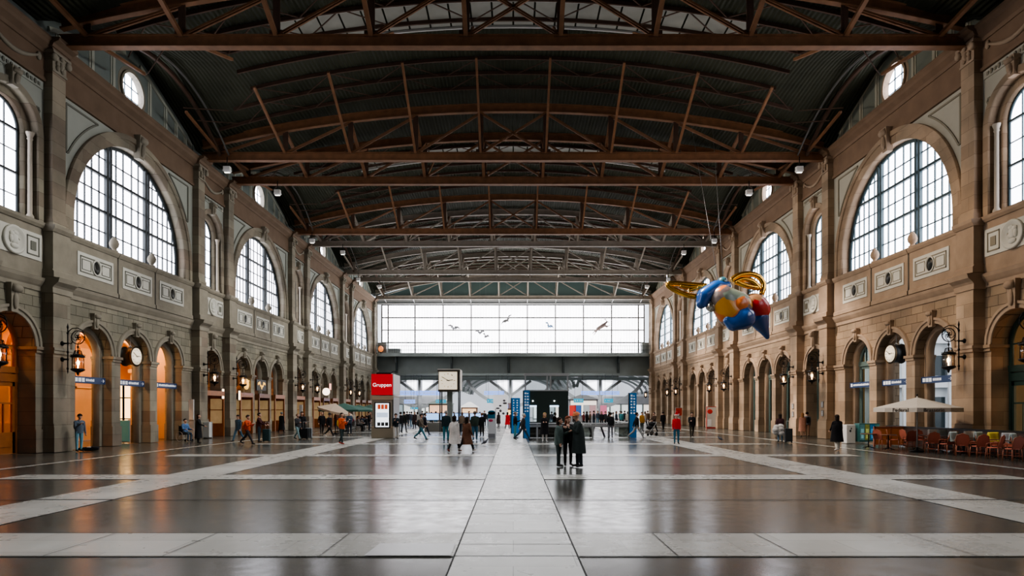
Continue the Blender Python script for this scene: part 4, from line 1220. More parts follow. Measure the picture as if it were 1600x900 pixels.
person(503, 679, 1.76, 30, 'person in black, left one of the pair walking past the cafe', 'step', ('pocket', 'hang'), top=BLK, leg=(.03, .03, .03), coat='hip', hc=(.2, .15, .1))
person(515, 683, 1.78, 70, 'person in black with white shoes, right one of the pair walking past the cafe', 'stride', ('pocket', 'swingb'), top=BLK, leg=(.02, .02, .02), shoe=(.75, .75, .75), coat='hip', hair='cap', hc=BLK)
o, J = person(534, 694, 1.76, 60, 'person in an orange jacket with a yellow backpack standing alone on the floor', 'step', ('phone', 'hold'), top=ORG, leg=(.03, .045, .045), shoe=(.3, .04, .03), coat='jacket')
backpack(o, J, (.6, .4, .05), 'yellow backpack worn by the person in the orange jacket')
# --- wheelchair
wp = (-20.05, 39.1)
person(289, 686.5, 1.7, 65, 'person in a blue and white jacket sitting in a wheelchair by the pier', 'sit', ('rest', 'rest'), top=(.08, .16, .32), leg=(.05, .08, .12), shoe=(.05, .05, .05), coat=None, hc=BLK, pos=(-20.05, 39.1))
wc = thing('wheelchair', 'black wheelchair with a large spoked wheel by the left pier', 'wheelchair', (wp[0], wp[1], 0), math.radians(65))
for s in (-1, 1):
    mb = MB(); c = Vector((s * .29, .12, .31)); ring_ = [c + Vector((0, .3 * math.cos(2 * PI * k / 20), .3 * math.sin(2 * PI * k / 20))) for k in range(20)]
    mb.tube(ring_, .014, 6, closed=True)
    for k in range(10): mb.beam(c, ring_[k * 2], .005, .005)
    mb.lathe([(.03, -.03), (.03, .03)], tuple(c), 8, 'x'); mb.build('wheel', mat('wheel rim', (.35, .35, .36), .4, .5), wc)
    mb = MB(); mb.tube([(s * .25, .22, .3), (s * .25, .24, 1.0), (s * .25, .36, 1.02)], .014, 6); mb.tube([(s * .25, .22, .5), (s * .25, -.3, .48), (s * .25, -.42, .12)], .014, 6); mb.tube([(s * .27, .2, .72), (s * .27, -.2, .72)], .025, 6); mb.build('frame', IRON, wc)
    mb = MB(); mb.lathe([(.02, -.02), (.08, -.015), (.08, .015), (.02, .02)], (s * .24, -.32, .08), 12, 'x'); mb.build('caster', IRON, wc)
mb = MB(); mb.box(-.24, .24, -.25, .22, .42, .46); mb.box(-.24, .24, .21, .24, .46, .95); mb.build('seat', cmat(BLK), wc)
# --- centre left
person(618.5, 686.5, 1.68, 15, 'person in a black jacket and white trousers beside the red-topped kiosk', 'step', ('phone', 'fold'), top=(.02, .03, .035), leg=(.6, .57, .52), coat='jacket', tilt=-.3)
person(626, 677, 1.74, 200, 'person in black, left one of two behind the white-trousered person', 'stand', ('hang', 'fold'), top=BLK, leg=(.03, .04, .05), coat='jacket')
person(631.5, 676, 1.78, 150, 'person in black, right one of two behind the white-trousered person', 'step', ('hang', 'swingf'), top=(.02, .025, .02), leg=(.05, .05, .06), coat='jacket')
o, J = person(658, 687.5, 1.74, 75, 'person in a taupe jacket and teal jeans striding across the bright floor', 'stride', ('swingf', 'swingb'), top=(.14, .115, .09), leg=(.06, .2, .25), coat='jacket', tilt=-.2)
backpack(o, J, (.07, .075, .07), 'dark rucksack on the striding person in taupe')
person(664, 680, 1.72, 110, 'person in a dark coat walking just behind the taupe jacket', 'walk', ('hang', 'pocket'), top=(.02, .02, .03), leg=NAVY, coat='hip')
person(697, 689.5, 1.86, 175, 'person with grey hair, navy jacket and teal jeans seen from behind', 'stand', ('hang', 'hang'), top=(.015, .03, .035), leg=(.03, .16, .2), coat='jacket', hc=(.3, .28, .26), build=1.1)
person(742, 688, 1.82, 190, 'broad person in a dark green jacket and jeans seen from behind', 'wide', ('fold', 'hang'), top=(.03, .045, .035), leg=(.04, .11, .17), coat='jacket', hc=(.12, .09, .07), build=1.18)
person(753, 682, 1.68, 200, 'person in black with brown hair next to the information totem', 'stand', ('phone', 'hang'), top=BLK, leg=BLK, coat='hip', hc=(.2, .08, .03))
person(722, 676, 1.7, 170, 'person with brown hair waiting between the two long coats and the desk', 'stand', ('hang', 'hang'), top=(.2, .15, .11), leg=NAVY, coat='hip', hair='bob', hc=(.1, .05, .03))
person(793, 670, 1.68, 150, 'person in a bright red coat beyond the totem', 'step', ('hang', 'swingf'), top=(.5, .012, .02), leg=BLK, coat='knee', hair='bob')
person(799, 669.5, 1.72, 10, 'person in grey standing right behind the red coat', 'stand', ('hang', 'hang'), top=(.07, .07, .08), leg=NAVY, coat='hip')
person(805, 685, 1.78, 95, 'person in a black jacket and teal trousers by the blue pylon', 'stand', ('fold', 'hang'), top=BLK, leg=(.07, .24, .26), coat='jacket', hc=(.2, .17, .15))
person(817, 688.5, 1.78, 100, 'grey-haired person in a dark jacket and jeans walking past the blue pylon', 'stride', ('hang', 'swingb'), top=(.03, .03, .03), leg=(.03, .06, .09), coat='hip', hc=(.45, .43, .4), lean=-.08 * -1)
person(851, 690, 1.74, 0, 'blond person in a long black coat standing before the dark pavilion', 'stand', ('fold', 'fold'), top=BLK, leg=(.6, .58, .55), shoe=(.6, .6, .6), coat='knee', hair='long', hc=(.45, .3, .12), female=True)
person(867, 682, 1.72, 60, 'person in black behind the trio, by the pavilion window', 'stand', ('hang', 'hold'), top=(.03, .02, .03), leg=BLK, coat='jacket', hc=(.1, .05, .03))
# --- centre right
person(954, 684.5, 1.74, 185, 'person in a dark quilted jacket and grey trousers by the stair railing', 'stand', ('hang', 'fold'), top=(.02, .022, .025), leg=(.2, .2, .22), coat='jacket')
for i, (px, ft, l, cc) in enumerate(((940, 668, 'dark-dressed person left of the quilted jacket, beyond the railing', BLK), (946, 667, 'person in a charcoal jacket walking beyond the stair railing', (.04, .04, .045)), (963, 668, 'person in navy beyond the railing, nearest to the right blue pylon', NAVY),
                                 (912, 668, 'person in a dark red top at the shop beyond the stairs', (.14, .02, .02)), (917, 668, 'person in black at the shop beyond the stairs', BLK), (971, 667, 'person in teal beyond the stair railing', (.05, .2, .22)), (981, 668, 'person in cream beyond the stair railing', (.5, .45, .38)))):
    person(px, ft, 1.72 + .02 * (i % 3), 30 * i, l, 'step' if i % 2 else 'stand', ('hang', 'hang'), top=cc, leg=BLK, coat='hip', hair='short' if i % 2 else 'bob')
person(995, 685.5, 1.84, 85, 'person in a black top and pale grey trousers striding past the right blue pylon', 'stride', ('hang', 'swingb'), top=BLK, leg=(.32, .33, .32), shoe=(.3, .3, .3), coat='jacket')
person(1003, 674, 1.72, 20, 'person in an ochre jacket near the right blue pylon', 'stand', ('hang', 'hang'), top=(.45, .22, .04), leg=GRN, coat='hip')
pr = person(1022, 676, 1.72, -60, 'person in brown and black pushing the stroller', 'step', ('push', 'push'), top=(.05, .03, .02), leg=BLK, coat='hip')
person(1036, 672, 1.74, 190, 'person in black walking away beyond the stroller', 'step', ('hang', 'hang'), top=BLK, leg=BLK, coat='hip')
person(1057, 693.5, 1.70, -5, 'person in a red jacket, jeans and a white-trimmed red cap', 'stand', ('hang', 'hang'), top=(.5, .012, .018), leg=(.035, .12, .18), coat='jacket', hair='santa', hc=(.5, .02, .02), female=True)
person(1081, 683.5, 1.78, -8, 'person in a dark coat open over a red shirt walking forward', 'walk', ('fold', 'swingb'), top=(.02, .022, .025), leg=(.035, .03, .02), coat='hip', ccol=(.025, .02, .022))
person(1219, 691, 1.70, 160, 'dark-haired person carrying a fluffy white coat beside a suitcase', 'step', ('hold', 'pull'), top=(.05, .02, .025), leg=(.12, .2, .28), coat='jacket', hair='bob', female=True)
wt = tag(empty('fluffy_coat', ((1213 - 802) * .0383, 38.0, .75)), 'white fluffy coat carried over the arm of the dark-haired person', 'coat')
mb = MB()
for i in range(9): mb.ell((.16 * math.cos(i * 2.4), -.02 * i % .1, -.2 + .05 * i), (.2, .17, .16), 10, 7)
mb.build('fur', mat('white fur', (.6, .59, .58), .9, bump=1., bscale=40), wt)
suitcase((1232 - 802) * .0375, 37.5, -8, (.035, .04, .045), 'large charcoal suitcase pulled by the dark-haired person', .85)
o, J = person(1254, 683, 1.70, 165, 'person in a pale pink dress and jacket by the right pier', 'step', ('hang', 'hang'), top=(.55, .28, .2), leg=(.45, .28, .2), coat='knee', hair='long', hc=(.35, .16, .06), female=True)
o, J = person(1261, 682.5, 1.76, 170, 'person in grey with a black rucksack beside the pale pink dress', 'stand', ('hang', 'hang'), top=(.3, .3, .34), leg=(.4, .24, .16), coat='jacket')
backpack(o, J, (.02, .02, .02), 'black rucksack worn by the person beside the pink dress')
person(1308, 704, 1.70, 172, 'person in a long black hooded coat and white boots seen from behind', 'step', ('hang', 'swingf'), top=(.008, .008, .01), leg=(.62, .58, .52), shoe=(.62, .58, .54), coat='knee', hair='bob', build=1.1, female=True, fine=True)
# stroller
sx_, sy_ = at(1015, 681); st = thing('stroller', 'black pushchair with a folded hood near the right piers', 'stroller', (sx_, sy_, 0), math.radians(-60))
mb = MB(); mb.ell((0, .05, .62), (.24, .32, .16), 12, 8); mb.ell((0, .22, .85), (.25, .22, .2), 12, 8); mb.build('carrycot', cmat(BLK), st)
mb = MB(); 
for s in (-1, 1): mb.tube([(s * .26, -.42, .1), (s * .25, .0, .5), (s * .24, .5, 1.02)], .014, 6); mb.tube([(s * .26, .42, .12), (s * .25, -.05, .5)], .014, 6)
mb.tube([(-.24, .5, 1.02), (.24, .5, 1.02)], .018, 6); mb.build('frame', LIGHTST, st)
mb = MB(); mb.box(-.2, .2, -.25, .25, .2, .36); mb.build('basket', cmat((.12, .11, .1)), st)
for s in (-1, 1):
    for y, r in ((-.42, .1), (.42, .13)):
        mb = MB(); mb.lathe([(.02, -.02), (r, -.018), (r, .018), (.02, .02)], (s * .28, y, r), 14, 'x'); mb.build('wheel', IRON, st)
# crowd beyond the hall: a handful of figures copied
random.seed(11)
protos = []
CR = [((.02, .02, .025), NAVY, 'short', 'hip', 'stand'), ((.05, .06, .08), JEAN, 'short', 'jacket', 'step'), ((.03, .02, .02), BLK, 'long', 'knee', 'stand'), ((.4, .38, .35), NAVY, 'bob', 'hip', 'walk'), ((.14, .09, .06), BLK, 'beanie', 'hip', 'step')]
spots = [(636, 667), (643, 668), (648, 670), (652, 666), (667, 665), (674, 666), (681, 668), (709, 664), (716, 665), (733, 664), (757, 666), (764, 667), (779, 668), (786, 665), (771, 664), (824, 667), (862, 666), (897, 664), (903, 667), (922, 665), (928, 667), (934, 664), (951, 664), (958, 666), (969, 664), (976, 665), (985, 664), (991, 667), (1008, 668), (1012, 665), (640, 663), (660, 663), (690, 664), (700, 665), (750, 663)]
GL = ['navy-trousered person in black in the distant crowd at the platforms', 'blue-jeaned person in slate in the distant crowd at the platforms', 'long-haired person in a black coat in the distant crowd at the platforms', 'person in a pale jacket in the distant crowd at the platforms', 'person in a brown coat and beanie in the distant crowd at the platforms']
for i, (px, ft) in enumerate(spots):
    k = i % 5
    if i < 5:
        t, l, hr, ct, ps = CR[k]
        o, _ = person(px, ft, 1.72, random.uniform(0, 360), GL[k], ps, ('hang', 'hang'), top=t, leg=l, hair=hr, coat=ct, group='distant crowd, kind %s' % ['black', 'slate', 'long coats', 'pale', 'brown'][k])
        protos.append(o)
    else:
        o = copy_tree(protos[k]); x, y = at(px, ft); o.location = (x, y, 0); o.rotation_euler = (0, 0, random.uniform(0, 6.28)); s = random.uniform(.93, 1.03); o.scale = (s, s, s)
# ------------------------------------------------------------------ lanterns
LGL = glass_mat('lantern glass', (1, .86, .72), .12)
BULB = mat('glowing bulb', (1, .9, .7), .4, emis=(1, .72, .42), estr=8)
GLOW = mat('warm lantern pane', (.9, .75, .6), .4, emis=(1, .62, .36), estr=1.1, alpha=1)
proto_l = [None]
def lantern(S, u, label, group):
    if proto_l[0] is None:
        t = thing('wall_lantern', label, 'lantern', (0, 0, 0), 0, group)
        mb = MB()   # local: wall plane at x=0, reaching out along +x
        for z in (5.02, 4.28): mb.lathe([(.02, -.02), (.11, 0), (.11, .03), (.05, .06), (.025, .3)], (0, 0, z), 10, 'x')
        mb.tube([(.27, 0, 3.8), (.27, 0, 5.75)], .028, 8)
        for z in (3.85, 4.28, 4.62, 5.02, 5.5): mb.ell((.27, 0, z), (.05, .05, .075), 8, 6)
        mb.lathe([(.0, 3.6), (.035, 3.72), (.02, 3.82)], (.27, 0, 0), 8); mb.lathe([(.03, 5.7), (.045, 5.78), (.0, 5.98)], (.27, 0, 0), 8)
        mb.build('wall_bracket', IRON, t)
        mb = MB()
        pts = [(.27, 0, 5.05), (.42, 0, 5.0), (.5, 0, 5.1)]
        mb.tube(pts, .02, 6)
        c = Vector((.74, 0, 5.3)); R_ = .31
        mb.tube([c + Vector((R_ * math.cos(2 * PI * k / 22), 0, R_ * math.sin(2 * PI * k / 22))) for k in range(22)], .022, 6, closed=True)
        mb.tube([(.27, 0, 5.45), (.33, 0, 5.6), (.48, 0, 5.72), (.74, 0, 5.73), (.95, 0, 5.62), (1.04, 0, 5.42)], .022, 6)
        # scroll work inside the ring
        for a in range(4):
            t0 = a * PI / 2; mb.tube([c + Vector((math.cos(t0 + q * .5) * (.28 - q * .055), 0, math.sin(t0 + q * .5) * (.28 - q * .055))) for q in range(5)], .014, 5)
        mb.ell(c, (.07, .04, .07), 8, 6)
        for a in range(6): mb.ell(c + Vector((.11 * math.cos(a * PI / 3), 0, .11 * math.sin(a * PI / 3))), (.035, .02, .035), 6, 5)
        mb.build('scroll_ring', IRON, t)
        mb = MB(); mb.tube([(.74, 0, 5.0), (.74, 0, 4.55)], .02, 6); mb.ell((.74, 0, 4.85), (.045, .045, .08), 8, 6)
        for k in range(8):
            a = k * PI / 4; mb.tube([(.74 + .02 * math.cos(a), .02 * math.sin(a), 4.7), (.74 + .13 * math.cos(a), .13 * math.sin(a), 4.68), (.74 + .17 * math.cos(a), .17 * math.sin(a), 4.52), (.74 + .24 * math.cos(a), .24 * math.sin(a), 4.45), (.74 + .3 * math.cos(a), .3 * math.sin(a), 4.5)], .014, 5)
        mb.lathe([(.12, 4.52), (.3, 4.44), (.3, 4.38), (.22, 4.36)], (.74, 0, 0), 8)
        mb.lathe([(.22, 3.86), (.29, 3.84), (.29, 3.78), (.2, 3.72), (.06, 3.66), (.05, 3.6), (.01, 3.52)], (.74, 0, 0), 8)
        for k in range(8):
            a = k * PI / 4 + PI / 8; mb.tube([(.74 + .24 * math.cos(a), .24 * math.sin(a), 3.85), (.74 + .24 * math.cos(a), .24 * math.sin(a), 4.38)], .012, 5)
        lf = mb.build('lantern_cage', IRON, t)
        mb = MB(); mb.lathe([(.215, 3.86), (.235, 3.9), (.235, 4.34), (.215, 4.37)], (.74, 0, 0), 16); mb.f = mb.f[:-2]; mb.mi = mb.mi[:-2]; mb.sm = mb.sm[:-2]; mb.build('glass_cylinder', LGL, lf)
        mb = MB(); mb.lathe([(.03, 3.88), (.03, 4.0), (.06, 4.04), (.075, 4.14), (.05, 4.22), (.01, 4.26)], (.74, 0, 0), 12); mb.build('bulb', BULB, lf)
        mb = MB(); mb.lathe([(.12, 3.86), (.12, 4.3)], (.74, 0, 0), 12); mb.f = mb.f[:-2]; mb.mi = mb.mi[:-2]; mb.sm = mb.sm[:-2]; 
        proto_l[0] = t
    else:
        t = copy_tree(proto_l[0]); t['label'] = label; t['group'] = group
    t.location = (S * (W - .55), u + .56, 0 if S < 0 else .12); t.rotation_euler = (0, 0, 0 if S < 0 else PI)
    return t
NM = ['on the pier before the open arches', 'on the pier just past the open arches', 'just before the second arch group',
      'just past the second arch group', 'just before the third arch group', 'just past the third arch group', 'just before the last arch group', 'nearest to the glazed end']
for S in (-1, 1):
    for i, u in enumerate(PIERS):
        if u < 20: continue
        j = i - [k for k, v in enumerate(PIERS) if v >= 20][0]
        sd = 'left' if S < 0 else 'right'
        if j == 0: lb = 'wrought iron lantern cut by the %s edge of the photo' % sd; 
        else: lb = 'wrought iron lantern in the %s row, ' % sd + NM[j - 1]
        lantern(S, u, lb, 'wrought iron lanterns along the %s wall' % sd)

# ------------------------------------------------------------------ hanging round clocks
CREAM = mat('lit clock face', (.95, .85, .68), .4, emis=(1, .85, .62), estr=.42)
CBLK = mat('clock black', (.012, .012, .012), .4)
def dial(parent, face_loc, axis_rot, r, square=False, hh=2.83, mm=50):
    """face in local XZ plane looking to -Y, under parent"""
    f = empty('dial', face_loc); f.parent = parent; f.rotation_euler = (0, 0, axis_rot)
    mb = MB()
    if square: mb.box(-r, r, -.01, .02, -r, r)
    else: mb.lathe([(r, .02), (r, -.01), (0, -.01)], (0, 0, 0), 32, 'y')
    fc = mb.build('clock_face', CREAM, f)
    mb = MB()
    for k in range(12):
        a = k * PI / 6; s, c = math.sin(a), math.cos(a); q = r * (.8 if square else .86); l = r * (.17 if k % 3 == 0 else .13)
        mb.beam((s * q, -.02, c * q), (s * (q - l), -.02, c * (q - l)), r * (.055 if k % 3 == 0 else .04), .012, (0, 1, 0))
    mb.build('hour_marks', CBLK, f)
    for nm, ang, ln, wd in (('hour_hand', hh / 12 * 2 * PI, .55, .085), ('minute_hand', mm / 60 * 2 * PI, .8, .06)):
        mb = MB(); s, c = math.sin(ang), math.cos(ang); mb.beam((-s * r * .15, -.035, -c * r * .15), (s * r * ln, -.035, c * r * ln), r * wd, .012, (0, 1, 0)); mb.build(nm, CBLK, f)
    return f
for S in (-1, 1):
    cz = 4.97 if S < 0 else 5.12
    t = thing('round_clock', 'round double-faced clock hanging in the middle open arch of the %s wall' % ('left' if S < 0 else 'right'), 'clock', (S * 21.75, 36.35, cz), PI / 2 if S < 0 else -PI / 2)
    mb = MB(); mb.lathe([(.44, -.34), (.55, -.34), (.56, -.28), (.5, -.26), (.5, .26), (.56, .28), (.55, .34), (.44, .34)], (0, 0, 0), 28, 'y'); mb.build('drum', CBLK, t)
    mb = MB(); mb.lathe([(.58, -.36), (.58, -.3), (.5, -.3), (.5, -.36)], (0, 0, 0), 28, 'y'); mb.f = mb.f[:-2]; mb.mi = mb.mi[:-2]; mb.sm = mb.sm[:-2]; mb.build('bezel', mat('brass bezel', (.3, .2, .1), .4, .6), t)
    mb = MB(); mb.tube([(0, 0, .5), (0, 0, 1.45)], .015, 6); mb.tube([(-.15, 0, .5), (0, 0, .62), (.15, 0, .5)], .03, 6); mb.build('suspension_rod', LIGHTST, t)
    dial(t, (0, -.36, 0), 0, .47); dial(t, (0, .36, 0), PI, .47)

# ------------------------------------------------------------------ blue wayfinding signs in the open arches
BLUE = mat('blue sign', (.008, .035, .12), .4); SWH = mat('white sign marks', (.8, .82, .85), .5, emis=(.8, .85, 1), estr=.12)
for S in (-1, 1):
    for j, d in enumerate((-3.6, 0, 3.6)):
        wh = ['nearest', 'middle', 'farthest'][j]
        t = thing('direction_sign', 'long blue direction sign spanning the %s open arch in the %s wall' % (wh, 'left' if S < 0 else 'right'), 'sign', (S * 21.75, 36.35 + d, 3.45 if S < 0 else 3.5), PI / 2 if S < 0 else -PI / 2)
        mb = MB(); mb.box(-1.25, 1.25, -.08, .08, -.17, .17); mb.build('sign_box', BLUE, t)
        mb = MB()
        for x in (-1.0, 1.0): mb.tube([(x, 0, .17), (x, 0, 2.1 if abs(x) < .5 else 1.9)], .012, 6)
        mb.build('hanger', IRON, t)
        mb = MB(); y0 = -.09
        xs_ = [-1.12, -.86, -.6] if j < 2 else [-1.12]
        for x in xs_:   # pictogram squares
            mb.box(x, x + .2, y0, -.08, -.1, .1)
        xx = xs_[-1] + .3; rnd = random.Random(j + (S > 0) * 5)
        while xx < (.95 if j == 2 else .3 + .3 * j):
            w_ = rnd.uniform(.05, .13); mb.box(xx, xx + w_ * .7, y0, -.08, -.06, .05 + .02 * (w_ > .09)); xx += w_
        mb.beam((.9, y0, 0), (1.12, y0, 0), .03, .01); mb.beam((1.04, y0, .07), (1.13, y0, 0), .03, .01, (0, 1, 0)); mb.beam((1.04, y0, -.07), (1.13, y0, 0), .03, .01, (0, 1, 0))
        mb.build('markings', SWH, t)  # pictogram squares, an arrow and neutral bars, no readable words

# gold-lettered shop sign and small door signs on the left
gx = 55.2
t = thing('shop_sign', 'black shop sign with gold script over the wooden doors', 'sign', (-21.3, 54.0, 4.0), PI / 2)
mb = MB(); mb.box(-1.0, 1.0, -.06, .06, -.45, .45); mb.build('board', CBLK, t)
GOLD = mat('gold letters', (.8, .5, .12), .4, emis=(1, .55, .12), estr=.9)
mb = MB(); mb.tube([(-.75 + i * .05, -.08, .12 * math.sin(i * 1.15) + .2 * math.sin(i * .31)) for i in range(31)], .03, 6); mb.build('script_lettering', GOLD, t)
t = thing('ring_sign', 'gold emblem glowing in the middle arch left of the black sign', 'sign', (-21.6, 51.8, 4.0), PI / 2)
mb = MB(); mb.lathe([(.2, -.05), (.42, -.05), (.42, .05), (.2, .05)], (0, 0, 0), 20, 'y', 1, 1); mb.f = mb.f[:-2]; mb.mi = mb.mi[:-2]; mb.sm = mb.sm[:-2]
mb.tube([(-.3, -.08, -.3), (0, -.08, .1), (.3, -.08, .3)], .05, 6); mb.build('emblem', GOLD, t)
t = thing('globe_sign', 'round white glowing sign among the third group of left arches', 'sign', (-20.9, 71.5, 3.95), 0)
mb = MB(); mb.ell((0, 0, 0), (.42, .14, .42), 16, 10); mb.build('lit_disc', mat('white lit sign', (.9, .8, .7), .4, emis=(1, .8, .6), estr=2.2), t)
mb = MB(); mb.beam((-.6, 0, 0), (0, 0, 0), .05, .05); mb.build('bracket', IRON, t)
for j, (u, z) in enumerate(((46.7, 3.1), (49.5, 3.05), (74, 4.6))):
    t = thing('small_lit_sign', ['small warm lit sign beside the narrow left door', 'small warm lit sign on the left edge of the first wooden door', 'pink lit sign above the far left arches'][j], 'sign', (-21.2, u, z), PI / 2)
    mb = MB(); mb.box(-.12 - .2 * (j == 2), .12 + .2 * (j == 2), -.05, .05, -.35, .35); mb.build('lit_panel', mat('warm sign panel', (1, .8, .6), .4, emis=(1, .75, .5), estr=2.) if j < 2 else mat('pink sign panel', (1, .4, .3), .4, emis=(1, .4, .3), estr=1.), t)
    mb = MB(); mb.box(-.16 - .2 * (j == 2), .16 + .2 * (j == 2), 0, .06, -.4, .4); mb.build('back_box', IRON, t)
# notices on the lit right piers
for j, (u, z) in enumerate(((47.35, 2.2), (47.35, 1.6), (42.8, 2.3), (42.8, 1.7))):
    t = thing('notice_plate', 'small grey notice plate, %s one on the %s lit right pier' % ('upper' if j % 2 == 0 else 'lower', 'farther' if j < 2 else 'nearer'), 'notice', (20.93, u + .55, z), -PI / 2)
    mb = MB(); mb.box(-.15, .15, -.015, .02, -.2, .2); mb.build('plate', mat('notice grey', (.12, .12, .12), .4), t)
    mb = MB(); 
    for q in range(3): mb.box(-.1, .1, -.02, -.015, -.13 + q * .1, -.09 + q * .1)
    mb.build('print', mat('notice print', (.5, .5, .48), .5), t)
# posters in front of the right arches
for j, (px, ft, w_, z0, z1) in enumerate(((1112, 669.5, 1.0, 0.05, 2.2), (1062, 664.5, 1.0, 1.1, 2.15))):
    x, y = at(px, ft); t = thing('poster_stand', ['red-framed map poster stand by the right arches', 'red poster stand farther along the right wall'][j], 'poster', (x, y, 0), 0)
    mb = MB(); mb.box(-w_ / 2 - .06, w_ / 2 + .06, -.04, .04, 0, z1 + .06); mb.build('frame', mat('red frame', (.5, .03, .03), .4) if j == 0 else LIGHTST, t)
    mb = MB(); mb.box(-w_ / 2, w_ / 2, -.06, -.03, z0 + .1, z1); p_ = mb.build('sheet', mat('poster sheet', (.6, .58, .55), .5) if j == 0 else mat('red sheet', (.6, .07, .03), .5), t)
    mb = MB(); mb.ell((-.2, -.06, z1 - .45), (.28, .012, .25), 12, 6); mb.build('red_blob', mat('red print', (.65, .05, .04), .5), p_)
    mb = MB(); mb.box(-.45, -.05, -.07, -.06, .25, .95); mb.build('white_block', mat('white print', (.85, .85, .85), .5), p_)

# ------------------------------------------------------------------ kiosk with the word Gruppen
kx, ky = at(598, 684.5)
t = thing('information_kiosk', 'tall beige kiosk with a red panel reading Gruppen and a lit screen', 'kiosk', (kx, ky, 0))
BEI = mat('beige kiosk casing', (.36, .31, .24), .5); GRK = mat('grey kiosk side', (.42, .43, .43), .4)
mb = MB(); mb.box(-.71, .71, 0, 2.4, 0, 2.9); o = mb.build('casing', BEI, t)
mb = MB(); mb.box(.711, .72, .1, 2.3, .1, 2.8); mb.box(.66, .75, .0, .08, 0, 4.3); mb.build('side_panel', GRK, t)
mb = MB(); mb.box(-.76, .72, -.08, 0, 0, .72); mb.build('plinth', mat('bronze plinth', (.26, .22, .16), .4), t)
mb = MB(); mb.box(-.74, .72, -.06, 0, 2.62, 2.9); mb.box(-.74, .72, -.05, 0, .72, .8); mb.build('fascia', mat('copper fascia', (.5, .36, .25), .4), t)
mb = MB(); mb.box(-.76, .7, -.07, .02, 2.95, 4.38); rd = mb.build('red_panel', mat('red panel', (.50, .004, .015), .35, emis=(.6, .0, .01), estr=.35), t)
text('markings', 'Gruppen', .36, mat('white letters', (.9, .9, .9), .4, emis=(1, 1, 1), estr=.6), rd, (-.03, -.075, 3.63))
mb = MB(); mb.box(.7, .76, -.07, 2.4, 2.95, 4.38); mb.box(-.76, .69, .02, 2.38, 2.95, 4.36); mb.build('white_side', mat('white lit side', (.7, .68, .7), .4), t)
mb = MB(); mb.box(-.5, .5, 0.3, 2, 4.38, 4.5); mb.tube([(.4, .4, 4.4), (.7, .2, 4.6), (.9, 0, 4.55)], .04, 6); mb.build('roof_unit', IRON, t)
mb = MB(); mb.box(-.55, .53, -.1, -.02, .68, 2.45); sc_ = mb.build('screen_frame', CBLK, t)
mb = MB(); mb.quad((-.46, -.105, .76), (.44, -.105, .76), (.44, -.105, 2.38), (-.46, -.105, 2.38)); mb.build('screen', mat('lit screen', (.8, .85, .9), .3, emis=(.82, .88, .95), estr=1.2), sc_)
mb = MB()
for k in range(3):
    mb.m = 0; mb.box(-.33 + k * .24, -.13 + k * .24, -.112, -.106, 1.98, 2.3); mb.m = 1; mb.box(-.36 + k * .27, -.14 + k * .27, -.112, -.106, .84, 1.08)
mb.m = 2; mb.box(-.4, .38, -.112, -.106, 1.42, 1.75)
mb.build('screen_picture', [mat('red picture', (.5, .08, .03), .5, emis=(.5, .08, .03), estr=.5), mat('dark picture', (.05, .05, .05), .5), mat('pale blue picture', (.5, .6, .75), .5, emis=(.5, .6, .75), estr=.7)], sc_)

# ------------------------------------------------------------------ square station clock
cy = 55.; cx = (701 - 802) * cy / 1000
t = thing('station_clock', 'square cream-faced station clock on tall dark legs', 'clock', (cx, cy, 0))
BRZ = mat('bronze clock casing', (.09, .075, .06), .4, .5)
mb = MB(); mb.box(-.88, .88, 0, 1.7, 3.6, 5.3); mb.box(-.95, .95, -.05, 1.75, 5.2, 5.38); mb.box(-.92, .92, -.03, 1.72, 3.5, 3.66); mb.build('clock_housing', BRZ, t)
mb = MB(); mb.box(-.95, .95, -.06, 1.78, 5.38, 5.44); mb.box(.95, 1.02, 0, 1.7, 3.6, 5.4); mb.build('pale_cap', mat('pale stone cap', (.7, .66, .6), .5), t)
dial(t, (-.05, -.03, 4.46), 0, .78, True, 14.83, 50)
for x, y in ((-.75, .1), (.85, .1), (-.75, 1.5), (.85, 1.5)):
    mb = MB(); mb.tube([(x, y, 0), (x, y, 3.6)], .055, 8); mb.build('leg', mat('dark clock leg', (.05, .055, .06), .4, .5), t)
mb = MB(); mb.box(-.2, .25, .6, 1.0, 0, 3.6); mb.build('central_column', GREYST, t)
mb = MB(); mb.ell((.3, -.05, 4.9), (.05, .03, .05), 8, 5); mb.build('small_mark', CBLK, t)

# ------------------------------------------------------------------ departure screens and desk
t = thing('information_desk', 'low grey desk carrying lit blue departure screens', 'desk', ((712 - 802) * .059, 59, 0))
mb = MB(); mb.box(-2.9, 2.6, 0, 1.2, 0, .55); mb.box(-2.8, 2.5, .1, 1.1, .55, .75); mb.build('desk', mat('desk metal', (.2, .2, .18), .5), t)
SCR = mat('lit blue screen', (.3, .5, .8), .3, emis=(.28, .48, .85), estr=1.1)
for k in range(4):
    mb = MB(); x = -2.85 + k * 1.37; mb.box(x, x + 1.3, .3, .4, .95, 1.65); f = mb.build('monitor', CBLK, t)
    mb = MB(); mb.quad((x + .05, .295, 1.0), (x + 1.25, .295, 1.0), (x + 1.25, .295, 1.6), (x + .05, .295, 1.6)); mb.build('screen', SCR, f)
    mb = MB(); mb.box(x + .6, x + .7, .33, .37, .7, .95); mb.build('stand', IRON, t)
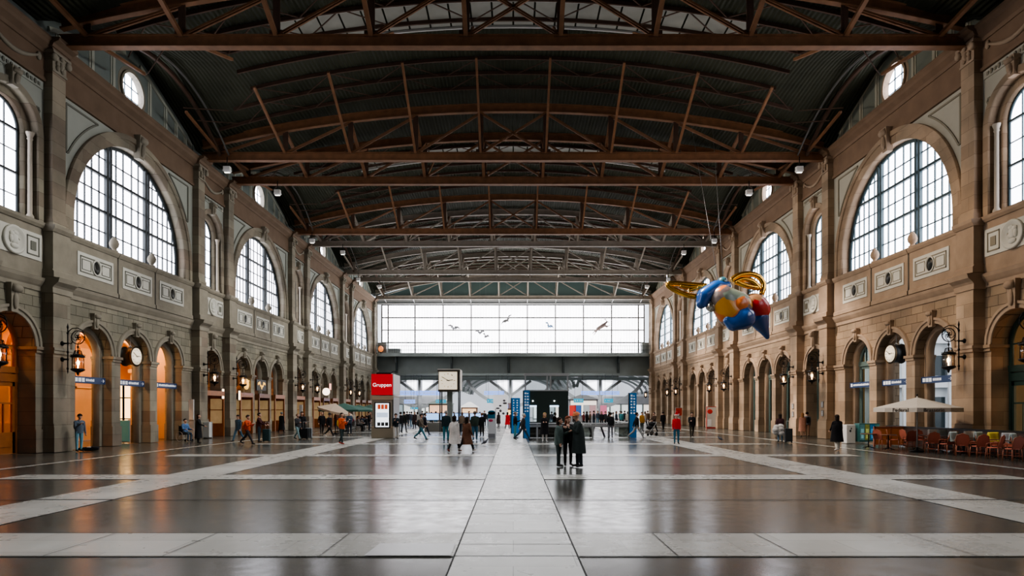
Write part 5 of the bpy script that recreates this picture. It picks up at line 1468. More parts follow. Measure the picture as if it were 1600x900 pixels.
# information totem
x, y = at(768, 684.5)
t = thing('information_totem', 'slim white totem with a blue screen left of the central strip', 'totem', (x, y, 0))
mb = MB(); mb.box(-.24, .24, 0, .5, .3, 1.35); mb.box(.24, .3, 0, .5, 0, 2.0); mb.build('body', mat('white totem', (.72, .74, .76), .4), t)
mb = MB(); mb.box(-.24, .24, .02, .48, 0, .3); mb.build('foot', mat('grey totem foot', (.25, .26, .28), .5), t)
mb = MB(); mb.box(-.24, .24, -.02, .5, 1.35, 1.78); mb.lathe([(.25, -.02), (.25, .5)], (0, 0, 1.75), 16, 'y', 1, .6); mb.build('screen_head', mat('teal screen head', (.02, .16, .26), .3), t)
mb = MB(); mb.ell((-.05, -.01, 1.2), (.15, .02, .09), 12, 6); mb.build('pink_mark', mat('pink mark', (.6, .04, .12), .5), t)
# bicycle stand-like rack and white poster wall beyond
x, y = (784 - 802) * .075, 75
t = thing('poster_wall', 'white poster wall with dark scribbled drawing beyond the totem', 'poster', (x, y, 0))
mb = MB(); mb.box(-1.0, .7, 0, .2, 0, 3.7); mb.build('board', mat('white board', (.8, .8, .82), .5, emis=(1, 1, 1), estr=.25), t)
mb = MB()
for k in range(7): mb.ell((random.uniform(-.6, .4), -.03, 1.2 + k * .3), (random.uniform(.12, .3), .02, random.uniform(.08, .2)), 8, 5)
mb.build('drawing', mat('drawing ink', (.1, .09, .1), .6), t)

# ------------------------------------------------------------------ dark stair pavilion
px0, px1 = (822 - 802) * .0445, (888 - 802) * .0445
t = thing('stair_pavilion', 'dark green boxy pavilion with two lit openings and a grey frame on top', 'pavilion', (0, 44.5, 0))
DKG = mat('dark green cladding', (.028, .045, .038), .5)
mb = MB()
def P_(a, b, z0, z1, y0=0, y1=.25): mb.box(a, b, y0, y1, z0, z1)
wA = ((826.5 - 802) * .0445, (838.5 - 802) * .0445); wB = ((859 - 802) * .0445, (873 - 802) * .0445)
P_(px0, px1, 2.25, 3.28); P_(px0, wA[0], 0, 2.25); P_(wA[1], wB[0], 0, 2.25); P_(wB[1], px1, 0, 2.25); P_(wA[0], wA[1], 0, 1.1); P_(wB[0], wB[1], 0, 1.1)
mb.box(px1 - .15, px1, .2, 3, 0, 3.28); mb.box(px0, px0 + .15, .2, 3, 0, 3.28); mb.box(px0, px1, .2, 3, 3.1, 3.28)
mb.build('cladding', DKG, t)
for a, b in (wA, wB):
    mb = MB(); mb.quad((a, .12, 1.1), (b, .12, 1.1), (b, .12, 2.25), (a, .12, 2.25)); mb.build('window_pane', GLASS, t)
    mb = MB(); mb.box(a, b, -.02, .1, 2.13, 2.25); mb.build('light_strip', mat('blue light strip', (.6, .75, 1), .4, emis=(.6, .78, 1), estr=1.5), t)
    mb = MB(); mb.ell(((a + b) / 2, -.05, 2.55), (.05, .05, .05), 8, 6); mb.build('downlight', mat('tiny lamp', (1, 1, 1), .4, emis=(1, 1, 1), estr=3), t)
mb = MB(); 
for x in (px0 - .1, (px0 + px1) / 2 - .05, (px0 + px1) / 2 + .18, px1 - .1): mb.box(x, x + .1, 0, .12, 3.28, 4.35)
mb.box(px0 - .15, px1 + .05, -.04, .15, 4.3, 4.48); mb.box(px0 - .15, px1 + .05, -.04, .15, 3.24, 3.32); mb.build('top_frame', LIGHTST, t)
mb = MB(); mb.quad((px0, .06, 3.3), (px1, .06, 3.3), (px1, .06, 4.3), (px0, .06, 4.3)); mb.build('clear_pane', GLASS, t)
# blue pylons
PYB = mat('bright blue pylon', (.004, .13, .36), .35, emis=(0, .2, .5), estr=.08)
for j, (px, ft, hw, top, lb) in enumerate(((823, 684.5, .2, 3.25, 'blue pylon with white pictograms standing at the left corner of the dark pavilion'), (806, 677, .35, 2.9, 'wider blue pylon set back behind the corner pylon'), (988, 684, .24, 3.1, 'tall blue pylon with white pictograms at the right end of the stair railing'))):
    x, y = at(px, ft); t = thing('blue_pylon', lb, 'pylon', (x, y - .3, 0))
    mb = MB(); mb.box(-hw, hw, 0, .25, 0, top); mb.build('shaft', PYB, t)
    mb = MB(); mb.box(-hw - .07, -hw, .02, .25, 0, top); mb.build('dark_edge', CBLK, t)
    mb = MB(); rnd = random.Random(j)
    for q in range(7):
        z = top - .25 - q * .2
        for xx in (-hw * .5, hw * .3): mb.box(xx - .05, xx + rnd.uniform(.02, .08), -.01, 0, z, z + rnd.uniform(.07, .13))
    mb.build('markings', SWH, t)
# railing round the stairwell
t = thing('stair_railing', 'grey metal and glass railing around the stairwell right of the pavilion', 'railing', (0, 44.3, 0))
mb = MB(); mb.tube([(1.0, 0, .98), (8.3, 0, .98)], .05, 8); mb.box(1, 8.3, -.04, .04, .74, .9); mb.build('handrail', LIGHTST, t)
for x in (1.65, 3.6, 5.5, 6.6, 8.3):
    mb = MB(); mb.box(x - .06, x + .06, -.06, .06, 0, .98); mb.build('post', LIGHTST, t)
mb = MB(); mb.box(1, 5.5, -.01, .01, .05, .74); mb.box(7.3, 8.3, -.01, .01, .05, .8); mb.build('dark_infill', GLASSD, t)
for q in range(6):
    mb = MB(); x = 4.0 + q * .42; mb.beam((x, .3, .8), (x - .3 + .6 * (q % 2), .5, .02), .12, .08); mb.build('strut', mat('slate strut', (.08, .08, .1), .5), t)

# ------------------------------------------------------------------ overhead signs at the far end
LBL = mat('lit blue sign', (.18, .3, .75), .4, emis=(.25, .4, .9), estr=.9); TEA = mat('lit teal sign', (.02, .25, .38), .4, emis=(.02, .3, .45), estr=.7)
far = [(638, 614, 32, 7, 'left of two long pale blue signs by the left concourse column', LBL), (671, 614, 31, 7, 'right of two long pale blue signs by the left concourse column', LBL), (772, 614, 31, 6, 'long pale blue sign between clock and pavilion', LBL), (922, 614, 28, 6, 'left of two long pale blue signs beyond the stairs', LBL), (953, 614, 30, 6, 'right of two long pale blue signs beyond the stairs', LBL),
       (640, 627.5, 17, 6, 'short blue sign below the left long signs', LBL), (689, 627, 16, 5, 'short teal sign left of the clock legs', TEA), (771, 626.5, 20, 6, 'teal sign above the information totem', TEA), (904, 626, 15, 6, 'short teal sign right of the pavilion', TEA), (951, 626, 14, 6, 'short teal sign left of the right pylon', TEA), (790, 635, 8, 6, 'small blue lit sign above the red coat', LBL), (647, 638, 12, 3, 'small green-blue sign low above the left crowd', TEA)]
for px, py, w_, h_, lb, m_ in far:
    Y = 97. if py < 620 else 93.5; t = thing('overhead_sign', lb, 'sign', ((px - 802) * Y / 1000, Y, CH + (640 - py) * Y / 1000))
    mb = MB(); mb.box(-w_ * Y / 2000, w_ * Y / 2000, -.05, .1, -h_ * Y / 2000, h_ * Y / 2000); mb.build('lit_box', m_, t)
    mb = MB(); rnd = random.Random(px)
    xx = -w_ * Y / 2000 + .15
    while xx < w_ * Y / 2000 * .6: mb.box(xx, xx + .12, -.07, -.05, -.1, .1); xx += rnd.uniform(.18, .4)
    mb.build('markings', SWH, t)
    mb = MB(); mb.tube([(-w_ * Y / 2500, 0, h_ * Y / 2000), (-w_ * Y / 2500, 0, 7.2 - (CH + (640 - py) * Y / 1000))], .02, 5); mb.tube([(w_ * Y / 2500, 0, h_ * Y / 2000), (w_ * Y / 2500, 0, 7.2 - (CH + (640 - py) * Y / 1000))], .02, 5); mb.build('hanger', IRON, t)
# stalls beyond the hall
def stall(px, y, w_, h_, d_, roofc, wallc, glow, lb):
    x = (px - 802) * y / 1000; t = thing('market_stall', lb, 'stall', (x, y, 0))
    mb = MB(); mb.box(-w_ / 2, w_ / 2, .2, d_, 0, h_); mb.build('walls', mat('stall %s' % lb[:12], wallc, .6, var=.4, bscale=2.), t)
    mb = MB(); mb.taper((0, d_ / 2), h_, h_ + .9, w_ / 2 + .3, d_ / 2 + .3, .2, .2); mb.build('roof', mat('stall roof %s' % lb[:12], roofc, .6), t)
    mb = MB(); mb.box(-w_ / 2 + .2, w_ / 2 - .2, .1, .22, 1.0, h_ - .2); mb.build('lit_counter', mat('counter %s' % lb[:12], glow, .5, emis=glow, estr=.9, var=.5, bscale=3.), t)
    mb = MB(); mb.box(-w_ / 2, w_ / 2, -.1, .3, .95, 1.05); mb.build('counter_top', WOODD, t)
stall(733, 104, 2.6, 2.3, 2, (.75, .72, .68), (.3, .2, .15), (.95, .6, .35), 'small stall with a pale pitched roof behind the clock legs')
stall(688, 108, 4, 2.9, 2, (.1, .12, .1), (.1, .12, .1), (.7, .4, .25), 'dark stall left of the square clock')
stall(912, 104, 4.6, 3.6, 3, (.05, .05, .05), (.3, .3, .32), (.8, .7, .6), 'black-roofed shop with posters beyond the stairwell')
stall(796, 102, 1.2, 2.1, 1, (.1, .05, .05), (.2, .1, .05), (1, .6, .25), 'narrow amber lit stall beyond the red coat')
for j, (px, c) in enumerate(((869 + 26, (.6, .05, .04)), (903, (.05, .12, .3)), (917, (.4, .42, .42)), (926, (.5, .3, .3)), (943, (.7, .2, .3)))):
    Y = 100; t = thing('shop_poster', ['red poster left of the far shop', 'blue poster at the far shop', 'grey poster at the far shop', 'dusky pink poster at the far shop', 'pink poster by the right concourse column'][j], 'poster', ((px - 802) * Y / 1000, Y, 1.0))
    mb = MB(); mb.box(-.5, .5, 0, .05, 0, 1.6); mb.build('sheet', mat('far poster %d' % j, c, .5, emis=c, estr=.4), t)
    mb = MB(); mb.box(-.56, .56, .05, .1, -1, 1.66); mb.build('frame', LIGHTST, t)
# shop rows closing the far concourse on both sides
for j, (x0, x1, y, lb) in enumerate(((-33, -14, 128, 'row of bright shops beyond the left of the hall'), (4, 33, 128, 'row of bright shops beyond the right of the hall'))):
    t = thing('shop_row', lb, 'shop', ((x0 + x1) / 2, y, 0)); w_ = x1 - x0
    mb = MB(); mb.box(-w_ / 2, w_ / 2, .1, 1, 3.1, 4.6); mb.box(-w_ / 2, w_ / 2, .5, 1, 0, 3.1); mb.build('fascia', mat('shop row fascia', (.4, .4, .41), .5, var=.4, bscale=.6), t)
    k = -w_ / 2
    rnd = random.Random(j)
    while k < w_ / 2 - 2:
        c = rnd.choice([(.9, .8, .7), (.75, .85, .9), (.9, .55, .3), (.6, .62, .6), (.25, .3, .32)])
        mb = MB(); mb.box(k + .1, k + 2, .3, .45, .2, 2.9); mb.build('shop_window', mat('far shop %.2f' % c[0], c, .5, emis=c, estr=.7, var=.5, bscale=1.5), t)
        mb = MB(); mb.box(k - .1, k + .1, .1, .5, 0, 3.1); mb.build('shop_pillar', GREYST, t)
        k += 2.2

# ------------------------------------------------------------------ suspended sculpture (plain rounded winged form) and flying birds
GOLDM = mat('polished gold', (.75, .42, .08), .22, 1.)
sy = 45.
def sp(px, py, dy=0): Y = sy + dy; return Vector(((px - 802) * Y / 1000, Y, CH + (640 - py) * Y / 1000))
o0 = sp(1145, 485)
t = thing('hanging_sculpture', 'rounded blue, orange and red sculpture with gold loops hanging on wires', 'sculpture', tuple(o0))
def q(px, py, dy=0): return sp(px, py, dy) - o0
def blob(name, parts, m):
    bm = bmesh.new()
    for p0, p1, r0, r1 in parts: _caps(bm, p0, p1, r0, r1, 16)
    me = bpy.data.meshes.new(name); bm.to_mesh(me); bm.free(); ob = bpy.data.objects.new('tmp', me); col.objects.link(ob)
    md = ob.modifiers.new('r', 'REMESH'); md.mode = 'VOXEL'; md.voxel_size = .09
    sm = ob.modifiers.new('s', 'SMOOTH'); sm.iterations = 12
    m2 = bpy.data.meshes.new_from_object(ob.evaluated_get(bpy.context.evaluated_depsgraph_get())); bpy.data.objects.remove(ob)
    m2.materials.clear(); m2.materials.append(m); m2.polygons.foreach_set('use_smooth', [True] * len(m2.polygons))
    ob = bpy.data.objects.new(name, m2); col.objects.link(ob); ob.parent = t; return ob
BLU = mat('glossy blue paint', (.012, .065, .24), .25, coat=.5); 
def patch_mat(name, cols, sc_):
    m = bpy.data.materials.new(name); m.use_nodes = True; nt = m.node_tree; b = nt.nodes['Principled BSDF']; b.inputs['Roughness'].default_value = .3
    v = nt.nodes.new('ShaderNodeTexVoronoi'); v.inputs['Scale'].default_value = sc_; g = nt.nodes.new('ShaderNodeNewGeometry'); nt.links.new(g.outputs['Position'], v.inputs['Vector'])
    s = nt.nodes.new('ShaderNodeSeparateColor'); nt.links.new(v.outputs['Color'], s.inputs[0]); r = nt.nodes.new('ShaderNodeValToRGB'); r.color_ramp.interpolation = 'CONSTANT'
    for i, c in enumerate(cols):
        e = r.color_ramp.elements[i] if i < 2 else r.color_ramp.elements.new(i / len(cols)); e.position = i / len(cols); e.color = (*c, 1)
    nt.links.new(s.outputs[0], r.inputs[0]); nt.links.new(r.outputs[0], b.inputs['Base Color']); return m
PAT1 = patch_mat('orange grey patches', [(.42, .12, .03), (.12, .10, .10), (.45, .22, .03), (.13, .17, .14)], 1.1)
PAT2 = patch_mat('red tan patches', [(.36, .015, .02), (.3, .16, .08), (.14, .12, .14)], .9)
blob('body', [(q(1128, 465), q(1142, 490), .95, 1.0), (q(1135, 468), q(1155, 478), .9, .95), (q(1128, 488), q(1134, 500), .5, .3)], PAT1)
blob('hip_left', [(q(1150, 478), q(1152, 482), 1.05, .95)], PAT1)
blob('hip_right', [(q(1178, 478, .5), q(1184, 484, .5), .95, .9)], PAT2)
blob('shoulder', [(q(1120, 448), q(1100, 462), .5, .55), (q(1100, 462), q(1096, 474), .52, .42), (q(1122, 447), q(1135, 447), .45, .4)], BLU)
blob('lower_lobe', [(q(1162, 497, -.4), q(1146, 506, -.5), .85, .55), (q(1146, 506, -.5), q(1138, 500, -.5), .5, .4)], BLU)
blob('trailing_lobe', [(q(1185, 497, .5), q(1190, 508, .5), .75, .55), (q(1190, 508, .5), q(1199, 527, .5), .5, .2)], BLU)
mb = MB(); mb.ell(q(1112, 478), (.45, .4, .42), 16, 12); mb.build('silver_ball', mat('silver paint', (.5, .48, .44), .2, .9), t)
mb = MB(); mb.ell(q(1129, 440), (.36, .35, .34), 14, 10); mb.build('knob', mat('dark teal paint', (.03, .1, .13), .3, coat=.4), t)
for nm, loops in (('gold_wing', ([(1104, 447), (1080, 445), (1058, 443), (1043, 444), (1052, 452), (1070, 460), (1088, 463), (1096, 456)], [(1100, 446), (1078, 449), (1062, 446)], [(1090, 449), (1075, 454)])),
                  ('gold_wing', ([(1142, 438), (1155, 430), (1172, 428), (1186, 433), (1193, 445), (1190, 460)], [(1146, 442), (1160, 436), (1176, 440), (1188, 452)], [(1150, 440), (1165, 446), (1185, 450)]))):
    mb = MB()
    for lp in loops:
        p = [q(a, b, .3) for a, b in lp]
        pp = []
        for i in range(len(p) - 1):
            p_1 = p[max(i - 1, 0)]; p2 = p[min(i + 2, len(p) - 1)]
            for k in range(5):
                s_ = k / 5; pp.append(.5 * ((2 * p[i]) + (-p_1 + p[i + 1]) * s_ + (2 * p_1 - 5 * p[i] + 4 * p[i + 1] - p2) * s_ * s_ + (-p_1 + 3 * p[i] - 3 * p[i + 1] + p2) * s_ ** 3))
        pp.append(p[-1]); mb.tube(pp, .19, 10)
    mb.build(nm, GOLDM, t)
mb = MB(); zt = 22 - o0.z
mb.tube([q(1122, 438), Vector((q(1080, 345)[0], 0, zt))], .018, 5); mb.tube([q(1130, 437), Vector((q(1100, 345)[0] + .6, 0, zt))], .018, 5)
mb.build('wire', mat('steel wire', (.3, .3, .3), .4, .6), t)
# birds and a leaping animal hung before the end glazing
BIRD = mat('grey bird sculpture', (.11, .115, .13), .6)
for j, (px, py, sp_, rot, lb, c) in enumerate(((709, 512, 1.8, .25, 'grey bird sculpture gliding at the left of the end glazing', BIRD), (750, 519, 1.3, .05, 'upper of two small grey bird sculptures low in the end glazing', BIRD), (759, 525, 1.0, .45, 'lower of two small grey bird sculptures low in the end glazing', BIRD),
                                                ((792), 500, 2.0, -.75, 'grey bird sculpture banking steeply in the middle of the end glazing', BIRD), (858, 509, 1.4, .6, 'bluish bird sculpture right of the middle of the end glazing', mat('blue bird', (.08, .16, .28), .6)))):
    Y = 92.; t = thing('hanging_bird', lb, 'bird sculpture', ((px - 802) * Y / 1000, Y, CH + (640 - py) * Y / 1000))
    mb = MB(); R_ = Matrix.Rotation(rot, 3, 'Y')
    V = lambda *v: tuple(R_ @ Vector(v))
    mb.ell((0, 0, -.05), (.5 * sp_ / 2, .16, .13), 10, 6, R_)
    for s in (-1, 1):
        a = [V(s * .1, 0, .05), V(s * sp_ * .3, .1, .22), V(s * sp_ * .52, .15, .1)]
        for (p0, p1, w0, w1) in ((a[0], a[1], .32, .26), (a[1], a[2], .26, .06)):
            mb.quad((p0[0], p0[1] - .05, p0[2] + w0 / 2), (p1[0], p1[1] - .05, p1[2] + w1 / 2), (p1[0], p1[1] + .1, p1[2] - w1 / 2), (p0[0], p0[1] + .1, p0[2] - w0 / 2))
    mb.ell(V(.0, -.12, -.2), (.13, .13, .12), 8, 6); mb.build('body', c, t)
    mb = MB(); mb.tube([(0, 0, 0), (0, 0, 21.5 - t.location[2])], .008, 4); mb.build('wire', mat('steel wire', (.3, .3, .3)), t)
Y = 92.; t = thing('leaping_animal', 'grey brown leaping antlered animal sculpture hung at the right of the end glazing', 'animal sculpture', ((940 - 802) * Y / 1000, Y, CH + (640 - 511) * Y / 1000))
DEER = mat('grey brown hide', (.17, .13, .12), .7)
bm = bmesh.new()
for p0, p1, r0, r1 in (((-.55, 0, -.25), (.35, 0, .3), .24, .28), ((.35, 0, .32), (.72, 0, .72), .2, .12), ((.72, 0, .75), (1.0, 0, .72), .12, .06), ((.4, -.1, .2), (.9, -.1, .1), .11, .07), ((.9, -.1, .1), (1.2, -.1, .3), .06, .04), ((.35, .1, .2), (.8, .1, 0), .11, .07), ((.8, .1, 0), (1.05, .1, .2), .06, .04),
                       ((-.6, -.1, -.3), (-.85, -.1, -.75), .15, .09), ((-.85, -.1, -.75), (-1.15, -.1, -1.2), .07, .04), ((-.6, .1, -.3), (-1.0, .1, -.6), .15, .09), ((-1.0, .1, -.6), (-1.3, .1, -.95), .07, .04)): _caps(bm, p0, p1, r0, r1, 8)
me = bpy.data.meshes.new('b'); bm.to_mesh(me); bm.free(); ob = bpy.data.objects.new('tmp', me); col.objects.link(ob); md = ob.modifiers.new('r', 'REMESH'); md.mode = 'VOXEL'; md.voxel_size = .04
m2 = bpy.data.meshes.new_from_object(ob.evaluated_get(bpy.context.evaluated_depsgraph_get())); bpy.data.objects.remove(ob); m2.materials.clear(); m2.materials.append(DEER)
ob = bpy.data.objects.new('body', m2); col.objects.link(ob); ob.parent = t
mb = MB()
for s in (-1, 1): mb.tube([(.72, s * .05, .85), (.55, s * .15, 1.1), (.35, s * .2, 1.15)], .035, 5); mb.tube([(.55, s * .15, 1.1), (.6, s * .2, 1.3)], .025, 5)
mb.build('antlers', DEER, t)
mb = MB(); mb.tube([(0, 0, .3), (0, 0, 21.5 - t.location[2])], .008, 4); mb.build('wire', mat('steel wire', (.3, .3, .3)), t)

# ------------------------------------------------------------------ pavement cafe on the right
RATT = mat('red rattan', (.42, .12, .075), .6, var=.3, bscale=60); CANE = mat('varnished cane', (.30, .10, .05), .4); ORB = mat('orange lacquered panel', (.50, .17, .05), .4)
def bistro(x, y, rz, label, blanket=None):
    t = thing('bistro_chair', label, 'chair', (x, y, 0), math.radians(rz), 'red rattan chairs of the pavement cafe')
    for sx in (-1, 1):
        for sy in (-1, 1):
            mb = MB(); mb.tube([(sx * .22, sy * .21, 0), (sx * .19, sy * .19, .45)], .016, 6); mb.build('leg', CANE, t)
    mb = MB(); mb.lathe([(.0, .44), (.23, .44), (.235, .46), (.22, .475), (0, .475)], (0, 0, 0), 16); mb.tube([(-.2, .2, .2), (.2, .2, .2)], .01, 5); mb.tube([(-.2, -.2, .2), (.2, -.2, .2)], .01, 5); mb.build('seat', RATT, t)
    loop = [(-.2, .2, .45), (-.24, .27, .68), (-.2, .31, .88), (0, .33, .96), (.2, .31, .88), (.24, .27, .68), (.2, .2, .45)]
    mb = MB(); mb.tube(loop, .016, 6); mb.tube([(-.24, .26, .66), (-.27, .0, .66), (-.2, -.18, .62), (-.2, -.19, .45)], .014, 6); mb.tube([(.24, .26, .66), (.27, .0, .66), (.2, -.18, .62), (.2, -.19, .45)], .014, 6); mb.build('back_frame', CANE, t)
    mb = MB(); c = mb.P(0, .295, .72); idx = [mb.P(x_ * .97, y_, .72 + (z_ - .72) * .96) for x_, y_, z_ in loop]
    for a, b in zip(idx, idx[1:]): mb.F([c, a, b], True)
    mb.F([c, idx[-1], idx[0]]); mb.build('backrest', RATT, t)
    if blanket:
        b = tag(empty('folded_blanket', (x, y, 0), math.radians(rz)), blanket[1], 'blanket', blanket[2])
        mb = MB(); n = 9; rows = []
        for i in range(n):
            s_ = i / (n - 1); ph = (s_ - .5) * 2
            yy = .32 + .06 * math.cos(PI * s_ * 2 - PI); 
            prof = [(.25, .62), (.265, .8), (.29, .95), (.32, 1.0), (.355, .95), (.37, .8), (.385, .6)]
            p_ = prof[min(6, int(s_ * 6.99))]
            rows.append([mb.P(xx, p_[0] + .01 * math.sin(xx * 20), p_[1]) for xx in [-.22 + .44 * k / 6 for k in range(7)]])
        for A, B in zip(rows, rows[1:]):
            for k in range(6): mb.F([A[k], A[k + 1], B[k + 1], B[k]], True)
        o_ = mb.build('cloth', blanket[0], b); s2 = o_.modifiers.new('s', 'SOLIDIFY'); s2.thickness = .025
    return t
def cafe_table(x, y, label):
    t = thing('cafe_table', label, 'table', (x, y, 0), 0, 'small tables of the pavement cafe')
    mb = MB(); mb.lathe([(.0, .71), (.36, .71), (.37, .725), (.36, .74), (0, .74)], (0, 0, 0), 24); mb.build('table_top', mat('dark wood top', (.16, .07, .04), .35), t)
    mb = MB(); mb.tube([(0, 0, .05), (0, 0, .71)], .028, 8); mb.build('column', IRON, t)
    for k in range(4):
        a = k * PI / 2 + .5; mb = MB(); mb.tube([(0, 0, .1), (.15 * math.cos(a), .15 * math.sin(a), .07), (.3 * math.cos(a), .3 * math.sin(a), .015)], .018, 6); mb.build('foot', IRON, t)
    return t
PB = mat('pale blue blanket', (.40, .50, .52), .9, bump=.5, bscale=30); PGY = mat('grey blanket', (.36, .38, .42), .9, bump=.5, bscale=30); PWH = mat('cream blanket', (.6, .56, .5), .9, bump=.5, bscale=30); PYE = mat('yellow blanket', (.65, .55, .08), .9)
# (px, distance of the row from the axis of the hall, rotation, blanket, label)
chairs = [
 (1376, 18.5, 118, None, 'red rattan chair at the left end of the cafe, by the orange panel'), (1397, 18.9, 60, None, 'red rattan chair turned sideways beside the first cafe table'),
 (1418, 20.1, 100, None, 'red rattan chair in the back row just left of the parasol pole'), (1421, 18.9, 170, None, 'red rattan chair in the front row left of the parasol pole'),
 (1443, 20.15, 10, None, 'red chair in the shade right behind the parasol pole'), (1462, 20.15, -15, (PWH, 'cream blanket over the chair behind the parasol pole'), 'back row chair with cream blanket, nearest the pole'),
 (1480, 20.15, 5, (PB, 'pale blue blanket on the back row chair left of the grey one'), 'back row chair with pale blue blanket left of the grey one'), (1501, 20.15, 15, (PGY, 'grey blanket over the chair in the middle of the cafe'), 'chair carrying the grey blanket in mid cafe'),
 (1521, 20.15, -10, (PWH, 'cream blanket in the back row right of the grey one'), 'back row chair with cream blanket right of the grey one'), (1541, 20.15, 20, (PB, 'pale blue blanket over the chair before the second pier'), 'back row chair with pale blue blanket before the second pier'),
 (1561, 20.15, 0, (PYE, 'yellow blanket lying over a back row chair'), 'chair carrying the yellow blanket'), (1580, 20.15, -20, (PGY, 'grey blanket in the back row near the right edge'), 'back row chair with grey blanket near the right edge'),
 (1598, 20.1, 30, (PB, 'pale blue blanket cut by the right edge'), 'chair cut by the right edge of the photo'),
 (1456, 18.75, 165, None, 'front row red chair right of the parasol pole'), (1478, 18.8, 200, (PB, 'pale blue blanket hanging over the front row chair'), 'front row chair carrying a pale blue blanket'),
 (1503, 18.8, 150, None, 'front row red chair before the grey blanket'), (1529, 18.9, 178, None, 'round-backed red chair standing clear in the front row'),
 (1553, 18.85, 215, None, 'front row red chair before the yellow blanket'), (1582, 18.9, 185, None, 'large red chair nearest to the right edge of the photo')]
for px, xx_, rz, bl, lb in chairs:
    if bl: bl = (bl[0], bl[1], 'blankets on the cafe chairs')
    bistro(xx_, xx_ * 1000 / (px - 802), rz, lb, bl)
for px, xx_, lb in ((1388, 18.15, 'small table by the orange panel'), (1432, 19.5, 'small table behind the parasol pole'), (1468, 19.5, 'small table before the first pale blue blanket'), (1506, 19.5, 'small table before the grey blanket'), (1545, 19.5, 'small table before the yellow blanket'), (1584, 19.5, 'small table next to the right edge'), (1357, 17.9, 'dark base of a table standing alone left of the cafe')):
    cafe_table(xx_, xx_ * 1000 / (px - 802), lb)
# orange lacquered partition and dark planters behind the chairs
x, y = at(1367, 698); t = thing('cafe_partition', 'orange-brown lacquered partition closing the left end of the cafe', 'partition', (x, y, 0))
mb = MB(); mb.box(0, 1.6, 0, .06, .1, 1.0); mb.box(1.6, 1.68, -.05, 5.5 * 0 + .1, 0, 1.05); mb.build('panel', ORB, t)
mb = MB(); mb.box(-.04, 1.6, -.02, .08, 1.0, 1.06); mb.box(-.05, .03, -.02, .08, 0, 1.06); mb.box(.8, .86, -.02, .08, 0, 1.06); mb.build('rail', CANE, t)
t = thing('cafe_barrier', 'dark low barrier running behind the cafe chairs', 'barrier', (20.62, 30.6, 0))
mb = MB(); mb.box(-.1, .1, -5.0, 4.6, .05, 1.0); mb.build('board', mat('dark barrier', (.05, .03, .025), .5), t)
mb = MB(); mb.box(-.13, .13, -5.0, 4.6, 1.0, 1.08); mb.build('cap_rail', CBLK, t)
# parasol
x, y = at(1433, 705.5)
t = thing('cafe_parasol', 'cream parasol lettered Federal Brasserie over the right-hand cafe', 'parasol', (x, y, 0))
mb = MB(); mb.tube([(0, 0, .05), (0, 0, 2.62)], .028, 8); mb.build('pole', LIGHTST, t)
mb = MB(); mb.lathe([(0, 0), (.3, 0), (.3, .05), (.06, .08), (.05, .2)], (0, 0, 0), 14); mb.build('foot', IRON, t)
CAN = mat('cream canvas', (.50, .46, .41), .85, var=.08, bscale=4)
mb = MB(); n = 8; R_ = 1.78; ax = mb.P(0, 0, 2.52); off = .22
ed = [mb.P(R_ * math.cos(2 * PI * k / n + off), R_ * math.sin(2 * PI * k / n + off), 2.03) for k in range(n)]; lo = [mb.P(R_ * math.cos(2 * PI * k / n + off), R_ * math.sin(2 * PI * k / n + off), 1.84) for k in range(n)]
for k in range(n): mb.F([ax, ed[k], ed[(k + 1) % n]]); mb.F([ed[k], lo[k], lo[(k + 1) % n], ed[(k + 1) % n]])
cp = mb.build('canopy', CAN, t)
mb = MB(); mb.ell((0, 0, 2.62), (.04, .04, .06), 8, 6); mb.build('finial', IRON, t)
for k in range(n):
    mb = MB(); a = 2 * PI * k / n + off; mb.tube([(0, 0, 2.46), (R_ * .98 * math.cos(a), R_ * .98 * math.sin(a), 2.02)], .012, 5); mb.build('rib', LIGHTST, t)
LETB = mat('brown lettering', (.04, .03, .02), .7)
for k, wd in ((4, 'Federal'), (5, 'Brasserie')):
    a = 2 * PI * (k + .5) / n + off; rr = R_ * math.cos(PI / n) + .012
    text('markings', wd, .23, LETB, cp, (rr * math.cos(a), rr * math.sin(a), 1.93), (PI / 2, 0, a + PI / 2))
# recycling bins
x, y = at(1337, 691.5)
t = thing('white_bin', 'white box bin left of the poster-covered recycling station', 'bin', (19.48, 36.9, 0))
mb = MB(); mb.box(-.26, .26, 0, .6, 0, 1.08); o = mb.build('casing', mat('white bin casing', (.62, .63, .62), .4), t); bv = o.modifiers.new('b', 'BEVEL'); bv.width = .02
mb = MB(); mb.ell((-.05, -.01, .72), (.05, .015, .07), 10, 6); mb.box(-.02, .03, -.012, 0, .82, .9); mb.build('emblem', CBLK, t)
t = thing('recycling_station', 'recycling bins covered in teal and blue bottle pictures', 'bin', (19.8, 36.7, 0))
mb = MB(); mb.box(.05, 1.2, 0, .55, .1, 1.16); mb.build('casing', mat('dark teal casing', (.03, .12, .12), .4), t)
for k, c in enumerate(((.12, .32, .36), (.28, .33, .08), (.02, .22, .5), (.08, .3, .28))):
    mb = MB(); mb.box(.08 + k * .285, .34 + k * .285, -.02, 0, .2, 1.1); p_ = mb.build('picture_panel', mat('bin picture %d' % k, c, .4, var=.6, bscale=9), t)
    mb = MB(); mb.box(.13 + k * .285, .29 + k * .285, -.03, -.02, .62, .85); mb.box(.14 + k * .285, .28 + k * .285, -.03, -.02, .3, .5); mb.build('pale_print', mat('bin pale print %d' % k, [min(1, v * 2.2 + .1) for v in c], .5), p_)

